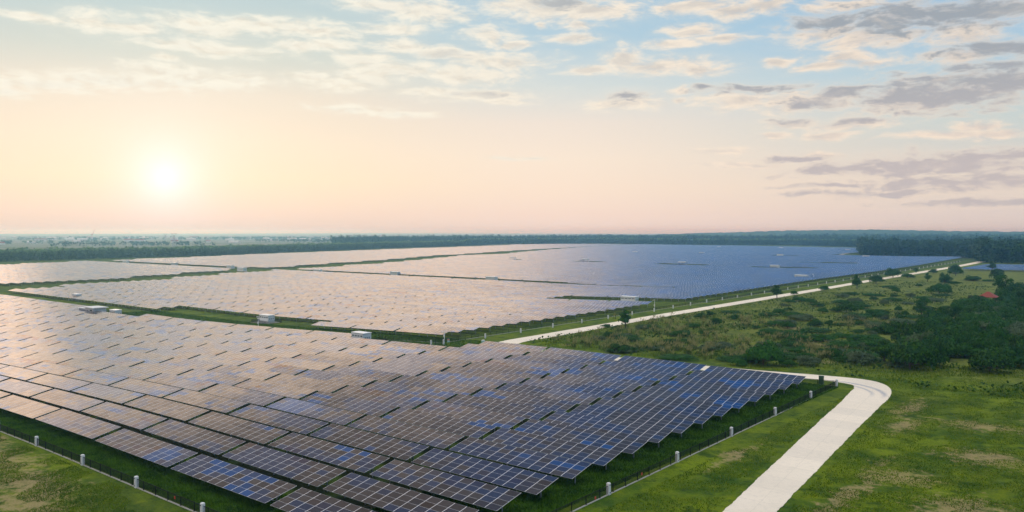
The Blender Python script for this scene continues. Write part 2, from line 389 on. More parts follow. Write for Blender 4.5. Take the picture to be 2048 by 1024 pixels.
M['weed'] = foliage('lush_weeds', (.014, .065, .005), (.060, .150, .005), (.10, .19, .01), .3, .35, 0)
M['reed'] = foliage('reed_blades', (.03, .065, .012), (.065, .095, .020), (.13, .14, .045), .2, .2, 0)
M['plume'] = foliage('reed_plumes', (.20, .20, .07), (.26, .25, .09), (.38, .33, .15), .3, .3, 0)

# photovoltaic glass: every module has its own silicon colour and coating
m, n, out = mat('solar_glass'); M['pv'] = m
uvn = n.add('ShaderNodeUVMap').outputs[0]
fl = n.v('FLOOR', uvn); fr = n.v('FRACTION', uvn)
sf = n.add('ShaderNodeSeparateXYZ'); n.put(sf.inputs[0], fr)
fx, fy = sf.outputs[0], sf.outputs[1]
wn = n.add('ShaderNodeTexWhiteNoise', noise_dimensions='2D'); n.put(wn.inputs['Vector'], fl)
rnd = wn.outputs[0]; rc = wn.outputs[1]
sr = n.add('ShaderNodeSeparateColor'); n.put(sr.inputs[0], rc)
cen = n.v('ADD', fl, (.5, .5, 0))
big = n.noise(n.v('MULTIPLY', cen, (.085, .14, 0)), 1.0, 3, .6)
big2 = n.noise(n.v('ADD', n.v('MULTIPLY', cen, (.11, .19, 0)), (71, 13, 0)), 1.0, 3, .6)
# palette: grey-brown silicon, navy, bright blue
navy = n.mix(sr.outputs[0], (.005, .012, .040), (.010, .020, .052))
brown = n.mix(sr.outputs[1], (.018, .013, .010), (.034, .026, .021))
blue = n.mix(sr.outputs[2], (.003, .028, .10), (.004, .045, .16))
bf = n.ss(n.m('ADD', big, n.m('MULTIPLY', n.m('SUBTRACT', rnd, .5), .16)), .47, .55)
c = n.mix(bf, brown, navy)
vf = n.ss(n.m('ADD', big2, n.m('MULTIPLY', n.m('SUBTRACT', sr.outputs[0], .5), .07)), .60, .62)
c = n.mix(vf, c, blue)
# reflected tint of the anti-reflection coating
of = n.ss(n.m('ADD', n.noise(n.v('ADD', n.v('MULTIPLY', cen, (.09, .17, 0)), (9, 43, 0)), 1.0, 3, .6), n.m('MULTIPLY', n.m('SUBTRACT', sr.outputs[2], .5), .14)), .62, .68)
tint = n.mix(bf, (.97, .93, .90), (.88, .91, .98))
tint = n.mix(n.m('MULTIPLY', of, .85), tint, n.mix(sr.outputs[1], (1.0, .78, .56), (.80, .72, .80)))
tint = n.mix(vf, tint, (.70, .80, .98))
# cells and fingers
cx = n.m('ABSOLUTE', n.m('SUBTRACT', n.m('FRACT', n.m('MULTIPLY', fx, 10.0)), .5))
cy = n.m('ABSOLUTE', n.m('SUBTRACT', n.m('FRACT', n.m('MULTIPLY', fy, 6.0)), .5))
cell = n.m('MAXIMUM', n.m('GREATER_THAN', cx, .475), n.m('GREATER_THAN', cy, .475))
c = n.mix(n.m('MULTIPLY', cell, .15), c, (.18, .20, .25))
# aluminium frames: wide joint between columns, narrow between rows
jx = n.m('GREATER_THAN', n.m('ABSOLUTE', n.m('SUBTRACT', fx, .5)), .5 - .0185)
jy = n.m('GREATER_THAN', n.m('ABSOLUTE', n.m('SUBTRACT', fy, .5)), .5 - .0150)
gl = n.add('ShaderNodeBsdfGlossy'); n.put(gl.inputs[0], tint); 
n.put(gl.inputs['Roughness'], .19)
# a hair of tilt per module
nv = n.add('ShaderNodeNewGeometry').outputs['Normal']
tb = n.v('FLOOR', n.v('MULTIPLY', uvn, (1 / 6.0, 1 / 4.0, 0)))
wt = n.add('ShaderNodeTexWhiteNoise', noise_dimensions='2D'); n.put(wt.inputs['Vector'], tb)
off = n.v('ADD', n.v('MULTIPLY', n.v('SUBTRACT', rc, (.5, .5, .5)), (.006, .006, 0)), n.v('MULTIPLY', n.v('SUBTRACT', wt.outputs[1], (.5, .5, .5)), (.020, .026, 0)))
nn = n.v('NORMALIZE', n.v('ADD', nv, off)); n.l.new(nn, gl.inputs['Normal'])
df = n.add('ShaderNodeBsdfDiffuse'); n.put(df.inputs[0], c)
fre = n.add('ShaderNodeFresnel'); fre.inputs[0].default_value = 1.70; n.l.new(nn, fre.inputs['Normal'])
ff = n.m('MULTIPLY', fre.outputs[0], n.m('MULTIPLY_ADD', sr.outputs[1], .14, .90), clamp=True)
s1 = n.add('ShaderNodeMixShader'); n.put(s1.inputs[0], ff); n.l.new(df.outputs[0], s1.inputs[1]); n.l.new(gl.outputs[0], s1.inputs[2])
al = n.add('ShaderNodeBsdfPrincipled'); n.put(al.inputs['Base Color'], n.mix(jx, (.32, .34, .37), (.70, .71, .73))); al.inputs['Roughness'].default_value = .5
s2 = n.add('ShaderNodeMixShader'); n.put(s2.inputs[0], n.m('MAXIMUM', jx, jy)); n.l.new(s1.outputs[0], s2.inputs[1]); n.l.new(al.outputs[0], s2.inputs[2])
n.l.new(s2.outputs[0], out.inputs[0])
M['alu'] = simple('aluminium_edge', (.42, .44, .45), .45, .5, .4)
M['back_sheet'] = simple('panel_back_sheet', (.30, .31, .32), .7, .3)

# ------------------------------------------------------------------ terrain
def T(x):
    t = np.clip((-110 - np.asarray(x, float)) / 170, 0, 1); return -3.3 * t * t * (3 - 2 * t)
def zt(x, y=0): return float(T(x))
def dT(x):
    return float((T(x + 1) - T(x - 1)) / 2)

xs = np.unique(np.concatenate([[-14000, -9500, -7000, -5000, -3500, -2400, -1700, -1200, -800, -500, -400, -340, -300], np.arange(-284, -106, 2.0), [-100, -60, -20, 40, 120, 300, 700, 1500, 3500]]))
ys = np.array([-900, -300, -100, 0, 60, 120, 200, 300, 450, 700, 1100, 1600, 2200, 3000, 4200, 6000, 8500, 11800.])
X, Y = np.meshgrid(xs, ys); V = np.stack([X, Y, T(X)], -1).reshape(-1, 3)
nx, ny = len(xs), len(ys)
i, j = np.meshgrid(np.arange(nx - 1), np.arange(ny - 1)); q = (j * nx + i).ravel()
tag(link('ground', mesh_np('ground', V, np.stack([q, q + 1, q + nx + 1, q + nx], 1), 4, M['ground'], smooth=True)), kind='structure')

# ------------------------------------------------------------------ road
def resample(pts, n_):
    pts = np.array(pts, float)
    # Catmull-Rom
    P = np.vstack([2 * pts[0] - pts[1], pts, 2 * pts[-1] - pts[-2]]); out_ = []
    for k in range(len(pts) - 1):
        p0, p1, p2, p3 = P[k:k + 4]
        for t in np.linspace(0, 1, 24, endpoint=False):
            out_.append(.5 * ((2 * p1) + (-p0 + p2) * t + (2 * p0 - 5 * p1 + 4 * p2 - p3) * t * t + (-p0 + 3 * p1 - 3 * p2 + p3) * t ** 3))
    out_.append(pts[-1]); out_ = np.array(out_)
    return out_
# paired edge points: (outer edge, inner edge)
pairs = [((-28.00, 40), (-31.80, 40)), ((-30.03, 58), (-34.27, 58)), ((-32.07, 76), (-36.73, 76)), ((-34.10, 94), (-39.20, 94)), ((-36.14, 112), (-41.66, 112)), ((-37.94, 128), (-43.86, 128)),
         ((-39.6, 144), (-45.9, 144)),
         ((-40.7, 154), (-47.4, 153.5)), ((-43.2, 163), (-48.2, 158.5)), ((-48, 168.2), (-50, 161.6)), ((-56, 168.2), (-56, 162.4)), ((-70, 165.5), (-70, 159.5)), ((-85, 163.2), (-85, 157.4)), ((-105, 161.6), (-105, 156)),
         ((-126, 161.2), (-127, 155.5)), ((-132.5, 162.2), (-137, 156.0)), ((-135.8, 166), (-141.2, 161.5)), ((-137.2, 171), (-143.3, 170)), ((-137.4, 180), (-143.6, 180)), ((-138, 200), (-144.4, 200)), ((-138.8, 216), (-145, 222)),
         ((-140.4, 250), (-146.6, 255)), ((-141.2, 290), (-147.6, 300)), ((-142.2, 346), (-149, 360)), ((-144, 430), (-150.5, 440)), ((-146.5, 510), (-153, 520)), ((-149, 650), (-156, 655)), ((-152, 810), (-160, 820)), ((-158, 925), (-167, 940)), ((-163, 975), (-172, 985))]
rng = np.random.default_rng(4)
O = resample([p[0] for p in pairs], 0); I = resample([p[1] for p in pairs], 0)
# densify the near part for a ragged verge
def dens_(A, B):
    oa, ob = [A[0]], [B[0]]
    for k in range(1, len(A)):
        L = np.linalg.norm(A[k] - A[k - 1]); mstep = max(1, int(L / .35)) if A[k][1] < 300 else max(1, int(L / 2))
        for t in range(1, mstep + 1):
            oa.append(A[k - 1] + (A[k] - A[k - 1]) * t / mstep); ob.append(B[k - 1] + (B[k] - B[k - 1]) * t / mstep)
    return np.array(oa), np.array(ob)
O, I = dens_(O, I)
s_ = np.concatenate([[0], np.cumsum(np.linalg.norm(np.diff((O + I) / 2, axis=0), axis=1))])
def wob(k, s): 
    v = sum(np.sin(s * f + rng.uniform(0, 6)) * a_ for f, a_ in ((.35, .03), (.9, .025), (2.1, .02), (4.3, .015)))
    return v + rng.normal(0, .02, len(s))
D = (O - I); D /= np.linalg.norm(D, axis=1)[:, None]
edge_o = O + D * wob(0, s_)[:, None]; edge_i = I - D * wob(1, s_)[:, None]
cols = 7; V = []; UV = []
for c_ in range(cols):
    t = c_ / (cols - 1); pt = edge_i + (edge_o - edge_i) * t
    V.append(np.column_stack([pt, T(pt[:, 0]) + .035])); UV.append(np.column_stack([np.full(len(pt), t), s_]))
nl = len(s_); V = np.concatenate(V); UV = np.concatenate(UV)
F = []
for c_ in range(cols - 1):
    a_ = np.arange(nl - 1) + c_ * nl; F.append(np.stack([a_, a_ + nl, a_ + nl + 1, a_ + 1], 1))
F = np.concatenate(F)
# side skirts
n0 = len(V); sk = []
for c_ in (0, cols - 1):
    low = V[c_ * nl:(c_ + 1) * nl].copy(); low[:, 2] -= .08; V = np.concatenate([V, low]); UV = np.concatenate([UV, UV[c_ * nl:(c_ + 1) * nl]])
    a_ = np.arange(nl - 1) + c_ * nl; b_ = np.arange(nl - 1) + len(V) - nl; sk.append(np.stack([a_, a_ + 1, b_ + 1, b_], 1))
F = np.concatenate([F] + sk)
me = mesh_np('road', V, F, 4, M['road'], uv=UV[F.ravel()], smooth=False)
tag(link('road', me), kind='structure')
ROAD_C = (O + I) / 2
def road_dist(x, y):
    return np.min(np.hypot(ROAD_C[::3, 0] - x, ROAD_C[::3, 1] - y))

# far stretch of service road seen beside the forest
mb = MB()
pp = [(-392, 1196), (-402, 1270), (-412, 1340)]
vv = []
for (x, y) in [(-371, 1150), (-392, 1230), (-408, 1310), (-420, 1390)]:
    vv += [(x - 3.5, y, zt(x) + .04), (x + 3.5, y, zt(x) + .04)]
mb.quadmesh(vv, [[0, 1, 3, 2], [2, 3, 5, 4], [4, 5, 7, 6]])
o = link('service_road', mb.mesh('service_road', [M['kerb']])); tag(o, kind='structure')

# ------------------------------------------------------------------ solar tables
L, GAP = 19.38, .935
STEP = L + GAP
TILT = R(12.6); DEP = 4.04
RP = 6.722; Y0 = 47.93; LOWZ = 1.3
CT, ST = math.cos(TILT), math.sin(TILT)
def rowy(k): return Y0 + RP * k
def right_end(k):
    """x of the east end of row k"""
    if k <= 15: return -52.75 - .158 * k
    pts = [(17, -160.3), (20, -161), (28, -163), (34, -165.5), (40, -166.5), (52, -171), (66, -176), (87, -178), (102, -182), (121, -190), (147, -203), (156, -208)]
    kk = [p[0] for p in pts]; xx = [p[1] for p in pts]
    if k <= 156: return float(np.interp(k, kk, xx))
    return float(np.interp(k, [157, 172, 191, 233, 240, 245, 260], [-372, -385, -392, -470, -580, -700, -1000]))
def west_edge_main(k):      # west limit of the blocks B, C, D along the green corridor
    if k < 51: return float(np.interp(k, [16, 22, 29, 45, 50], [-490, -497, -505, -556, -566]))
    return float(np.interp(k, [52, 60, 71, 89, 109, 125, 143, 160, 190, 220, 254], [-568, -585, -605, -660, -729, -745, -800, -850, -930, -985, -1050]))
def east_edge_west(k):      # east limit of E / F
    if k < 50: return float(np.interp(k, [19, 25, 34, 43, 49], [-530, -535, -556, -589, -600]))
    return float(np.interp(k, [52, 56, 68, 81, 102, 119, 145, 172, 201, 218, 254], [-622, -612, -649, -676, -748, -783, -851, -911, -968, -1000, -1070]))
def west_forest(k):
    return float(np.interp(k, [15, 34, 47, 54, 62, 74, 88, 111, 144, 207, 218, 240, 252], [-845, -857, -893, -911, -918, -948, -990, -1034, -1100, -1203, -1255, -1232, -1060]))
def far_limit(x):           # last row before the forest
    return float(np.interp(x, [-1265, -1231, -1055, -871, -716, -579, -473, -389], [219, 242, 251, 249, 251, 240, 233, 225]))
SLITS = [(-590, -556, 99), (-505, -457, 100), (-400, -347, 99), (-292, -240, 98), (-429, -376, 149), (-300, -252, 118)]
def present(k, xr):
    """is there a table in row k whose east end is xr"""
    xc = xr - L / 2
    if k <= 15:
        nidx = round((right_end(k) - xr) / STEP)
        if k == 15 and nidx > 3: return False
        if k == 14 and (nidx in (4, 5, 12, 13)): return False
        return True
    if k == 16: return False
    if xc > west_edge_main(k) :
        if k in (17, 18) and -330 < xc < -222: return False
        if k == 17 and -222 < xc: pass
        if k in (36, 37) and xc > -232 + (k == 37) * 0: return False
        if k in (38, 39) and xc > -218: return False
        if k in (51, 53) and xc < -300: return False
        if k in (51, 52) and xc < -214: return False
        if k > far_limit(xc): return False
        if k > 156 and xc > -372: return False
        for (a_, b_, kk) in SLITS:
            if kk - 4 <= k <= kk + (kk > 110) and a_ < xc < b_: return False
        return True
    if k < 49:
        if xc > east_edge_west(k) - L / 2: return False
        if k < 20: return False
        return xc > west_forest(k)
    if k in (49, 50, 51, 52): return False
    if xc > east_edge_west(k) - L / 2: return False
    if k > far_limit(xc): return False
    return xc > west_forest(k)

def project(x, y, z):
    p = R(PITCH); yw = R(YAW)
    d = x * math.sin(yw) + y * math.cos(yw); r = x * math.cos(yw) - y * math.sin(yw); zz = z - CAMH
    dep = d * math.cos(p) - zz * math.sin(p); up = zz * math.cos(p) + d * math.sin(p)
    if dep < 1: return None
    return 1024 + FPX * r / dep, 512 - FPX * up / dep
tables = []
for k in range(0, 256):
    xr = right_end(k)
    nn_ = 0
    while xr > -1300 and nn_ < 70:
        if present(k, xr):
            xc = xr - L / 2; zc = zt(xc)
            vis = False; mg = False
            for (dx, dy, dz) in ((-L / 2, 0, LOWZ), (L / 2, 0, LOWZ), (-L / 2, 3.94, 2.2), (L / 2, 3.94, 2.2), (0, 2, 2)):
                pr = project(xc + dx, rowy(k) + dy, zc + dz)
                if pr and 0 <= pr[0] <= 2048 and 0 <= pr[1] <= 1024: vis = True
                if pr and -500 <= pr[0] <= 2500 and 0 <= pr[1] <= 1500: mg = True
            if mg:
                tables.append((k, nn_, xc, zc, vis, math.hypot(xc, rowy(k))))
        xr -= STEP; nn_ += 1
# small field east of the road
for k in range(96, 111):
    xr = -52.75 + STEP * 6
    for q_ in range(0, 12):
        xc = xr - STEP * q_ - L / 2
        lim = -140 - (k - 96) * .45
        if xc - L / 2 > lim: 
            tables.append((k, 100 + q_, xc, zt(xc), True, math.hypot(xc, rowy(k))))
vis_t = sorted([t for t in tables if t[4]], key=lambda t: t[5])
NEAR = vis_t[:300]
near_set = set((t[0], t[1]) for t in NEAR)
REST = [t for t in tables if (t[0], t[1]) not in near_set]

def table_uv(k, nidx):
    return 12.0 * (400 - nidx), 4.0 * k
# shared supports
def post_mesh():
    b = MB(); ym = 2.15; zt_ = LOWZ + ym / CT * ST
    b.box(-.07, ym - .06, -.3, .07, ym + .06, zt_ - .18)
    a0 = np.array([0, .45, LOWZ + .45 / CT * ST - .14]); a1 = np.array([0, 3.6, LOWZ + 3.6 / CT * ST - .14])
    b.bar(a0, a1, .045)
    b.bar((0, ym + .03, .95), (0, 3.25, LOWZ + 3.25 / CT * ST - .19), .035)
    b.bar((0, ym - .03, .75), (0, .9, LOWZ + .9 / CT * ST - .19), .035)
    return b.mesh('support_post', [M['steel']])
def rail_mesh():
    b = MB()
    for s in (.45, 1.5, 2.55, 3.6):
        y = s * CT; z = LOWZ + s * ST - .075
        b.box(-L / 2 + .05, y - .03, z - .035, L / 2 - .05 + .0, y + .03, z + .035)
    return b.mesh('rail', [M['steel']])
PM, RM = post_mesh(), rail_mesh()
def panel_mesh(uo, vo):
    th = .04; h = L / 2
    top = [(-h, 0, LOWZ), (h, 0, LOWZ), (h, DEP * CT, LOWZ + DEP * ST), (-h, DEP * CT, LOWZ + DEP * ST)]
    nrm = np.array([0, -ST, CT]) * th
    bot = [tuple(np.array(p) - nrm) for p in top]
    V = np.array(top + bot); F = np.array([[0, 1, 2, 3], [4, 7, 6, 5], [4, 5, 1, 0], [5, 6, 2, 1], [6, 7, 3, 2], [7, 4, 0, 3]])
    uv = np.zeros((24, 2)); uv[:4] = [(uo, vo), (uo + 12, vo), (uo + 12, vo + 4), (uo, vo + 4)]
    return mesh_np('panel_array', V, F, 4, [M['pv'], M['alu'], M['back_sheet']], uv=uv, matidx=[0, 2, 1, 1, 1, 1])
ORD = ['zeroth', 'first', 'second', 'third', 'fourth', 'fifth', 'sixth', 'seventh', 'eighth', 'ninth', 'tenth', 'eleventh', 'twelfth', 'thirteenth', 'fourteenth', 'fifteenth', 'sixteenth', 'seventeenth', 'eighteenth', 'nineteenth', 'twentieth'] + ['twenty-' + q for q in ('first', 'second', 'third', 'fourth', 'fifth', 'sixth', 'seventh', 'eighth', 'ninth')] + ['thirtieth']
rows_vis = {}
for t in NEAR: rows_vis.setdefault(t[0], []).append(t[1])
post_x = [-L / 2 + 1.1 + i_ * (L - 2.2) / 5 for i_ in range(6)]
prng = random.Random(3)
for (k, nidx, xc, zc, vis, dist) in NEAR:
    e_ = link('solar_table', None, loc=(xc, rowy(k), zc + prng.uniform(-.05, .05)), rot=(prng.uniform(-.004, .004), -math.atan(dT(xc)), 0))
    uo, vo = table_uv(k, nidx)
    link('panel_array', panel_mesh(uo, vo), e_)
    link('rail', RM, e_)
    for px_ in post_x: link('support_post', PM, e_, loc=(px_, 0, 0))
    tone = 'cream-lit' if xc / rowy(k) < -1.75 else ('grey' if xc / rowy(k) < -1.0 else 'blue-grey')
    if k <= 15:
        if k <= 2:
            lm = sorted(rows_vis[k])
            # count from the left edge of the picture
            idx = lm[::-1].index(nidx) + 1
            lab = f'{tone} solar table, {ORD[k + 1]} row from the near fence, {ORD[idx]} from the left'
        else:
            idx = sum(1 for q in rows_vis[k] if q <= nidx)
            lab = f'{tone} solar table, {ORD[k + 1]} row from the near fence, {ORD[idx]} from the right end'
        grp = 'solar tables in the near block'
    else:
        idx = sum(1 for q in rows_vis[k] if q <= nidx)
        lab = f'{tone} solar table, {ORD[k - 16]} row of the block across the lane, {ORD[idx]} from the right end'
        grp = 'solar tables in the block across the grass lane'
    tag(e_, lab.replace('-lit', ''), 'solar panel', grp)

# all the remaining tables, far beyond 300 of a kind
nR = len(REST)
A = np.array([(t[2], rowy(t[0]), t[3]) for t in REST]); KK = np.array([t[0] for t in REST]); NI = np.array([t[1] for t in REST])
hV = L / 2; rr = np.random.default_rng(8)
sl = np.array([dT(x) for x in A[:, 0]]); jz = rr.uniform(-.06, .06, nR)
loc = np.array([(-hV, 0, LOWZ), (hV, 0, LOWZ), (hV, DEP * CT, LOWZ + DEP * ST), (-hV, DEP * CT, LOWZ + DEP * ST)])
loc = np.concatenate([loc, loc - np.array([0, -ST, CT]) * .05])
V = A[:, None, :] + loc[None]; V[:, :, 2] += loc[None, :, 0] * sl[:, None] + jz[:, None]
BFp = np.array([[0, 1, 2, 3], [4, 7, 6, 5], [4, 5, 1, 0], [5, 6, 2, 1], [6, 7, 3, 2], [7, 4, 0, 3]])
F = (np.arange(nR) * 8)[:, None, None] + BFp[None]
uv = np.zeros((nR, 6, 4, 2))
uo = 12.0 * (400 - NI); vo = 4.0 * KK
for c_, (a_, b_) in enumerate(((0, 0), (12, 0), (12, 4), (0, 4))):
    uv[:, 0, c_, 0] = uo + a_; uv[:, 0, c_, 1] = vo + b_
mi = np.tile([0, 2, 1, 1, 1, 1], nR)
V = V.reshape(-1, 3); F = F.reshape(-1, 4); UVr = uv.reshape(-1, 2)
# supports for the rows close enough to show them
sel = [i_ for i_ in range(nR) if A[i_, 1] < 700]
pv_, pf_ = [], []
bf = MB.BF
nb = len(V)
bx = []
for i_ in sel:
    for px_ in post_x: bx.append((A[i_, 0] + px_, A[i_, 1] + 2.15, A[i_, 2] + px_ * sl[i_]))
bx = np.array(bx); unit = np.array([(-.07, -.06, -.4), (.07, -.06, -.4), (.07, .06, -.4), (-.07, .06, -.4), (-.07, -.06, 1.72), (.07, -.06, 1.72), (.07, .06, 1.72), (-.07, .06, 1.72)])
PV_ = (bx[:, None, :] + unit[None]).reshape(-1, 3); PF_ = ((np.arange(len(bx)) * 8)[:, None, None] + bf[None] + nb).reshape(-1, 4)
V = np.concatenate([V, PV_]); F = np.concatenate([F, PF_]); mi = np.concatenate([mi, np.full(len(PF_), 3)]); UVr = np.concatenate([UVr, np.zeros((len(PF_) * 4, 2))])
tag(link('distant_solar_tables', mesh_np('distant_solar_tables', V, F, 4, [M['pv'], M['alu'], M['back_sheet'], M['steel']], uv=UVr, matidx=mi)),
    'thousands of solar tables in rows stretching away to the forest', 'solar panels', kind='stuff')
print('TABLES', len(tables), 'near', len(NEAR), 'maxdist', NEAR[-1][5], 'rest', nR)

# ------------------------------------------------------------------ fences and posts
def fence(name, p0, p1, label, sec=2.75, wire=.10, hgt=1.05, maxposts=95):
    p0 = np.array(p0, float); p1 = np.array(p1, float); Ln = np.linalg.norm(p1 - p0); u = (p1 - p0) / Ln; nrm = np.array([-u[1], u[0]])
    e_ = link(name, None, loc=(p0[0], p0[1], zt(p0[0]))); z0 = zt(p0[0])
    def W(s, z, off=0): q = u * s + nrm * off; return (q[0], q[1], zt(p0[0] + q[0]) - z0 + z)
    b = MB()
    ns = int(Ln / wire)
    S = np.arange(ns) * wire
    q = S[:, None] * u[None]; zz = T(p0[0] + q[:, 0]) - z0
    r_ = .0055
    un = np.array([(-r_, -r_, .12), (r_, -r_, .12), (r_, r_, .12), (-r_, r_, .12), (-r_, -r_, hgt - .03), (r_, -r_, hgt - .03), (r_, r_, hgt - .03), (-r_, r_, hgt - .03)])
    V = (np.column_stack([q, zz])[:, None, :] + un[None]).reshape(-1, 3); F = ((np.arange(ns) * 8)[:, None, None] + MB.BF[None]).reshape(-1, 4)
    b.quadmesh(V, F)
    nseg = max(1, int(Ln / 12))
    for z in (.14, .30, .46, .62, .78, .92):
        for s in range(nseg): b.bar(W(Ln * s / nseg, z), W(Ln * (s + 1) / nseg, z), .009)
    link('wire_mesh', b.mesh('wire_mesh', [M['dark_steel']]), e_)
    b = MB()
    for s in range(nseg): b.bar(W(Ln * s / nseg, hgt - .02), W(Ln * (s + 1) / nseg, hgt - .02), .026)
    link('top_rail', b.mesh('top_rail', [M['dark_steel']]), e_)
    b = MB()
    for s in range(nseg):
        a0, a1 = W(Ln * s / nseg, 0), W(Ln * (s + 1) / nseg, 0)
        V = []
        for z in (-.3, .10):
            for (A_, off) in ((a0, -.09), (a1, -.09), (a1, .09), (a0, .09)): V.append((A_[0] + nrm[0] * off, A_[1] + nrm[1] * off, A_[2] + z))
        b.quadmesh(V, MB.BF)
    link('concrete_plinth', b.mesh('concrete_plinth', [M['kerb']]), e_)
    b = MB(); b.box(-.035, -.035, -.2, .035, .035, hgt + .04); b.box(-.09, -.09, .09, .09, .09, .13); fm = b.mesh('fence_post', [M['dark_steel']])
    k_ = int(Ln / sec); 
    for s in range(min(k_, maxposts)):
        w_ = W(s * sec + .4, 0); link('fence_post', fm, e_, loc=w_)
    if k_ > maxposts:
        b = MB()
        for s in range(maxposts, k_):
            w_ = W(s * sec + .4, 0); b.box(w_[0] - .035, w_[1] - .035, w_[2] - .2, w_[0] + .035, w_[1] + .035, w_[2] + hgt)
        o = link('far_fence_posts', b.mesh('far_fence_posts', [M['dark_steel']]), e_); o['kind'] = 'stuff'
    tag(e_, label, 'fence'); return e_
fence('wire_fence', (-49.0, 43.8), (-175, 43.8), 'low black wire fence running along the front of the near solar block')
fence('wire_fence', (-48.7, 43.8), (-51.2, 157.6), 'low black wire fence between the near solar block and the concrete road')
fence('wire_fence', (-51.4, 157.7), (-64, 155.2), 'short wire fence closing the far right corner of the near block')
fence('wire_fence', (-154.0, 156.5), (-160.0, 400), 'low wire fence beside the pale road along the far solar blocks', maxposts=85)
fence('wire_fence', (-160.0, 400.4), (-181, 942), 'distant wire fence running on towards the forest edge', maxposts=60, wire=.2)
fence('wire_fence', (-154.0, 156.3), (-176, 152.6), 'short wire fence returning west from the gate posts', wire=.1)

def pillar_mesh():
    b = MB(); h = 1.34; r = .20; c = .05
    V = []; 
    prof = [(-.2, r), (h - .10, r), (h - .03, r - .02), (h, r - .07)]
    ring = lambda rr, z: [(x, y, z) for x, y in ((-rr + c, -rr), (rr - c, -rr), (rr, -rr + c), (rr, rr - c), (rr - c, rr), (-rr + c, rr), (-rr, rr - c), (-rr, -rr + c))]
    for z, rr in prof: V += ring(rr, z)
    F = []
    for i_ in range(3):
        for k_ in range(8): F.append([i_ * 8 + k_, i_ * 8 + (k_ + 1) % 8, (i_ + 1) * 8 + (k_ + 1) % 8, (i_ + 1) * 8 + k_])
    F += [[24, 25, 26, 27], [24, 27, 28, 31], [28, 29, 30, 31]]
    b.quadmesh(V, F)
    return b.mesh('pillar', [M['white_conc']])
PIL = pillar_mesh()
b = MB(); b.box(-.10, -.235, 1.06, .08, -.19, 1.16); b.box(-.05, -.26, 1.09, .05, -.235, 1.13)
BRK = b.mesh('bracket', [M['louvre']])
def pillar(x, y, label, grp, rz=0, br=True):
    e_ = link('boundary_pillar', None, loc=(x, y, zt(x)), rot=(0, 0, rz))
    link('shaft', PIL, e_)
    if br:
        link('bracket', BRK, e_)
        link('bracket', BRK, e_, loc=(0, 0, -.85))
    tag(e_, label, 'post', grp)
for i_, x in enumerate([-150.5, -135.6, -121.2, -106.6, -92.4, -78.0]):
    pillar(x, 43.8, ['', 'white concrete pillar at the left edge on the near wire fence', 'white concrete pillar on the near fence, second from the left edge',
        'white concrete pillar on the near fence, third from the left edge', 'white concrete pillar on the near fence, fourth from the left edge', 'white concrete pillar cut by the bottom edge on the near fence'][i_] or 'white concrete pillar of the near fence just past the left edge', 'white pillars along the near fence')
for i_, y in enumerate([60, 76.3, 92.8, 109.5, 126.4, 143.3, 157.8]):
    x = -48.75 - (y - 44) * .0215
    lab = 'white concrete pillar at the corner of the fence by the road bend' if i_ == 6 else f'white concrete pillar on the right fence, {ORD[7 - i_]} in from the road-bend corner'
    pillar(x, y, lab, 'white pillars along the right fence', R(90))
fy_ = [(-154, 154, 0)]
y = 170.3; i_ = 1
while y < 930:
    x = float(np.interp(y, [150, 186, 267, 322, 389, 471, 600, 727, 942], [-152, -153, -155, -158.3, -160, -163, -167, -171.5, -181]))
    if i_ <= 29: lab = f'white pillar beside the far fence, {ORD[i_]} along from the gate'
    else: lab = 'tiny white pillar near the far end of the long fence'
    pillar(x + 1.2, y, lab, 'white pillars along the far fence', R(90), br=y < 260)
    y += 16.3; i_ += 1
# gate
pillar(-153.5, 151.2, 'white pillar on the left of the small dark gate', 'gate pillars', R(90)); pillar(-151.6, 154.0, 'white pillar on the right of the small dark gate beside the sign', 'gate pillars', R(90))
e_ = link('gate', None, loc=(-152.9, 152.2, zt(-153))); b = MB()
b.bar((0, 0, .1), (0, 0, 1.5), .05); b.bar((.9, 1.5, .1), (.9, 1.5, 1.4), .03); b.bar((0, 0, 1.4), (.9, 1.5, 1.35), .025); b.bar((0, 0, .2), (.9, 1.5, .2), .025)
for t in np.linspace(.08, .92, 14): b.bar((.9 * t, 1.5 * t, .2), (.9 * t, 1.5 * t, 1.36), .010)
link('gate_leaf', b.mesh('gate_leaf', [M['dark_steel']]), e_); tag(e_, 'small dark gate between two white pillars at the lane end', 'gate')
e_ = link('warning_sign', None, loc=(-151.0, 155.2, zt(-151)), rot=(0, 0, R(40))); b = MB(); b.box(-.3, -.02, .5, .3, .02, 1.42)
link('board', b.mesh('board', [M['teal']]), e_); b = MB(); b.box(-.26, -.03, .98, .26, -.021, 1.36); link('red_patch', b.mesh('red_patch', [M['orange_sign']]), e_)
b = MB(); b.bar((-.25, .05, 0), (-.25, .05, 1.4), .02); b.bar((.25, .05, 0), (.25, .05, 1.4), .02); link('sign_post', b.mesh('sign_post', [M['steel']]), e_)
tag(e_, 'small teal and orange sign board beside the gate pillar', 'sign')
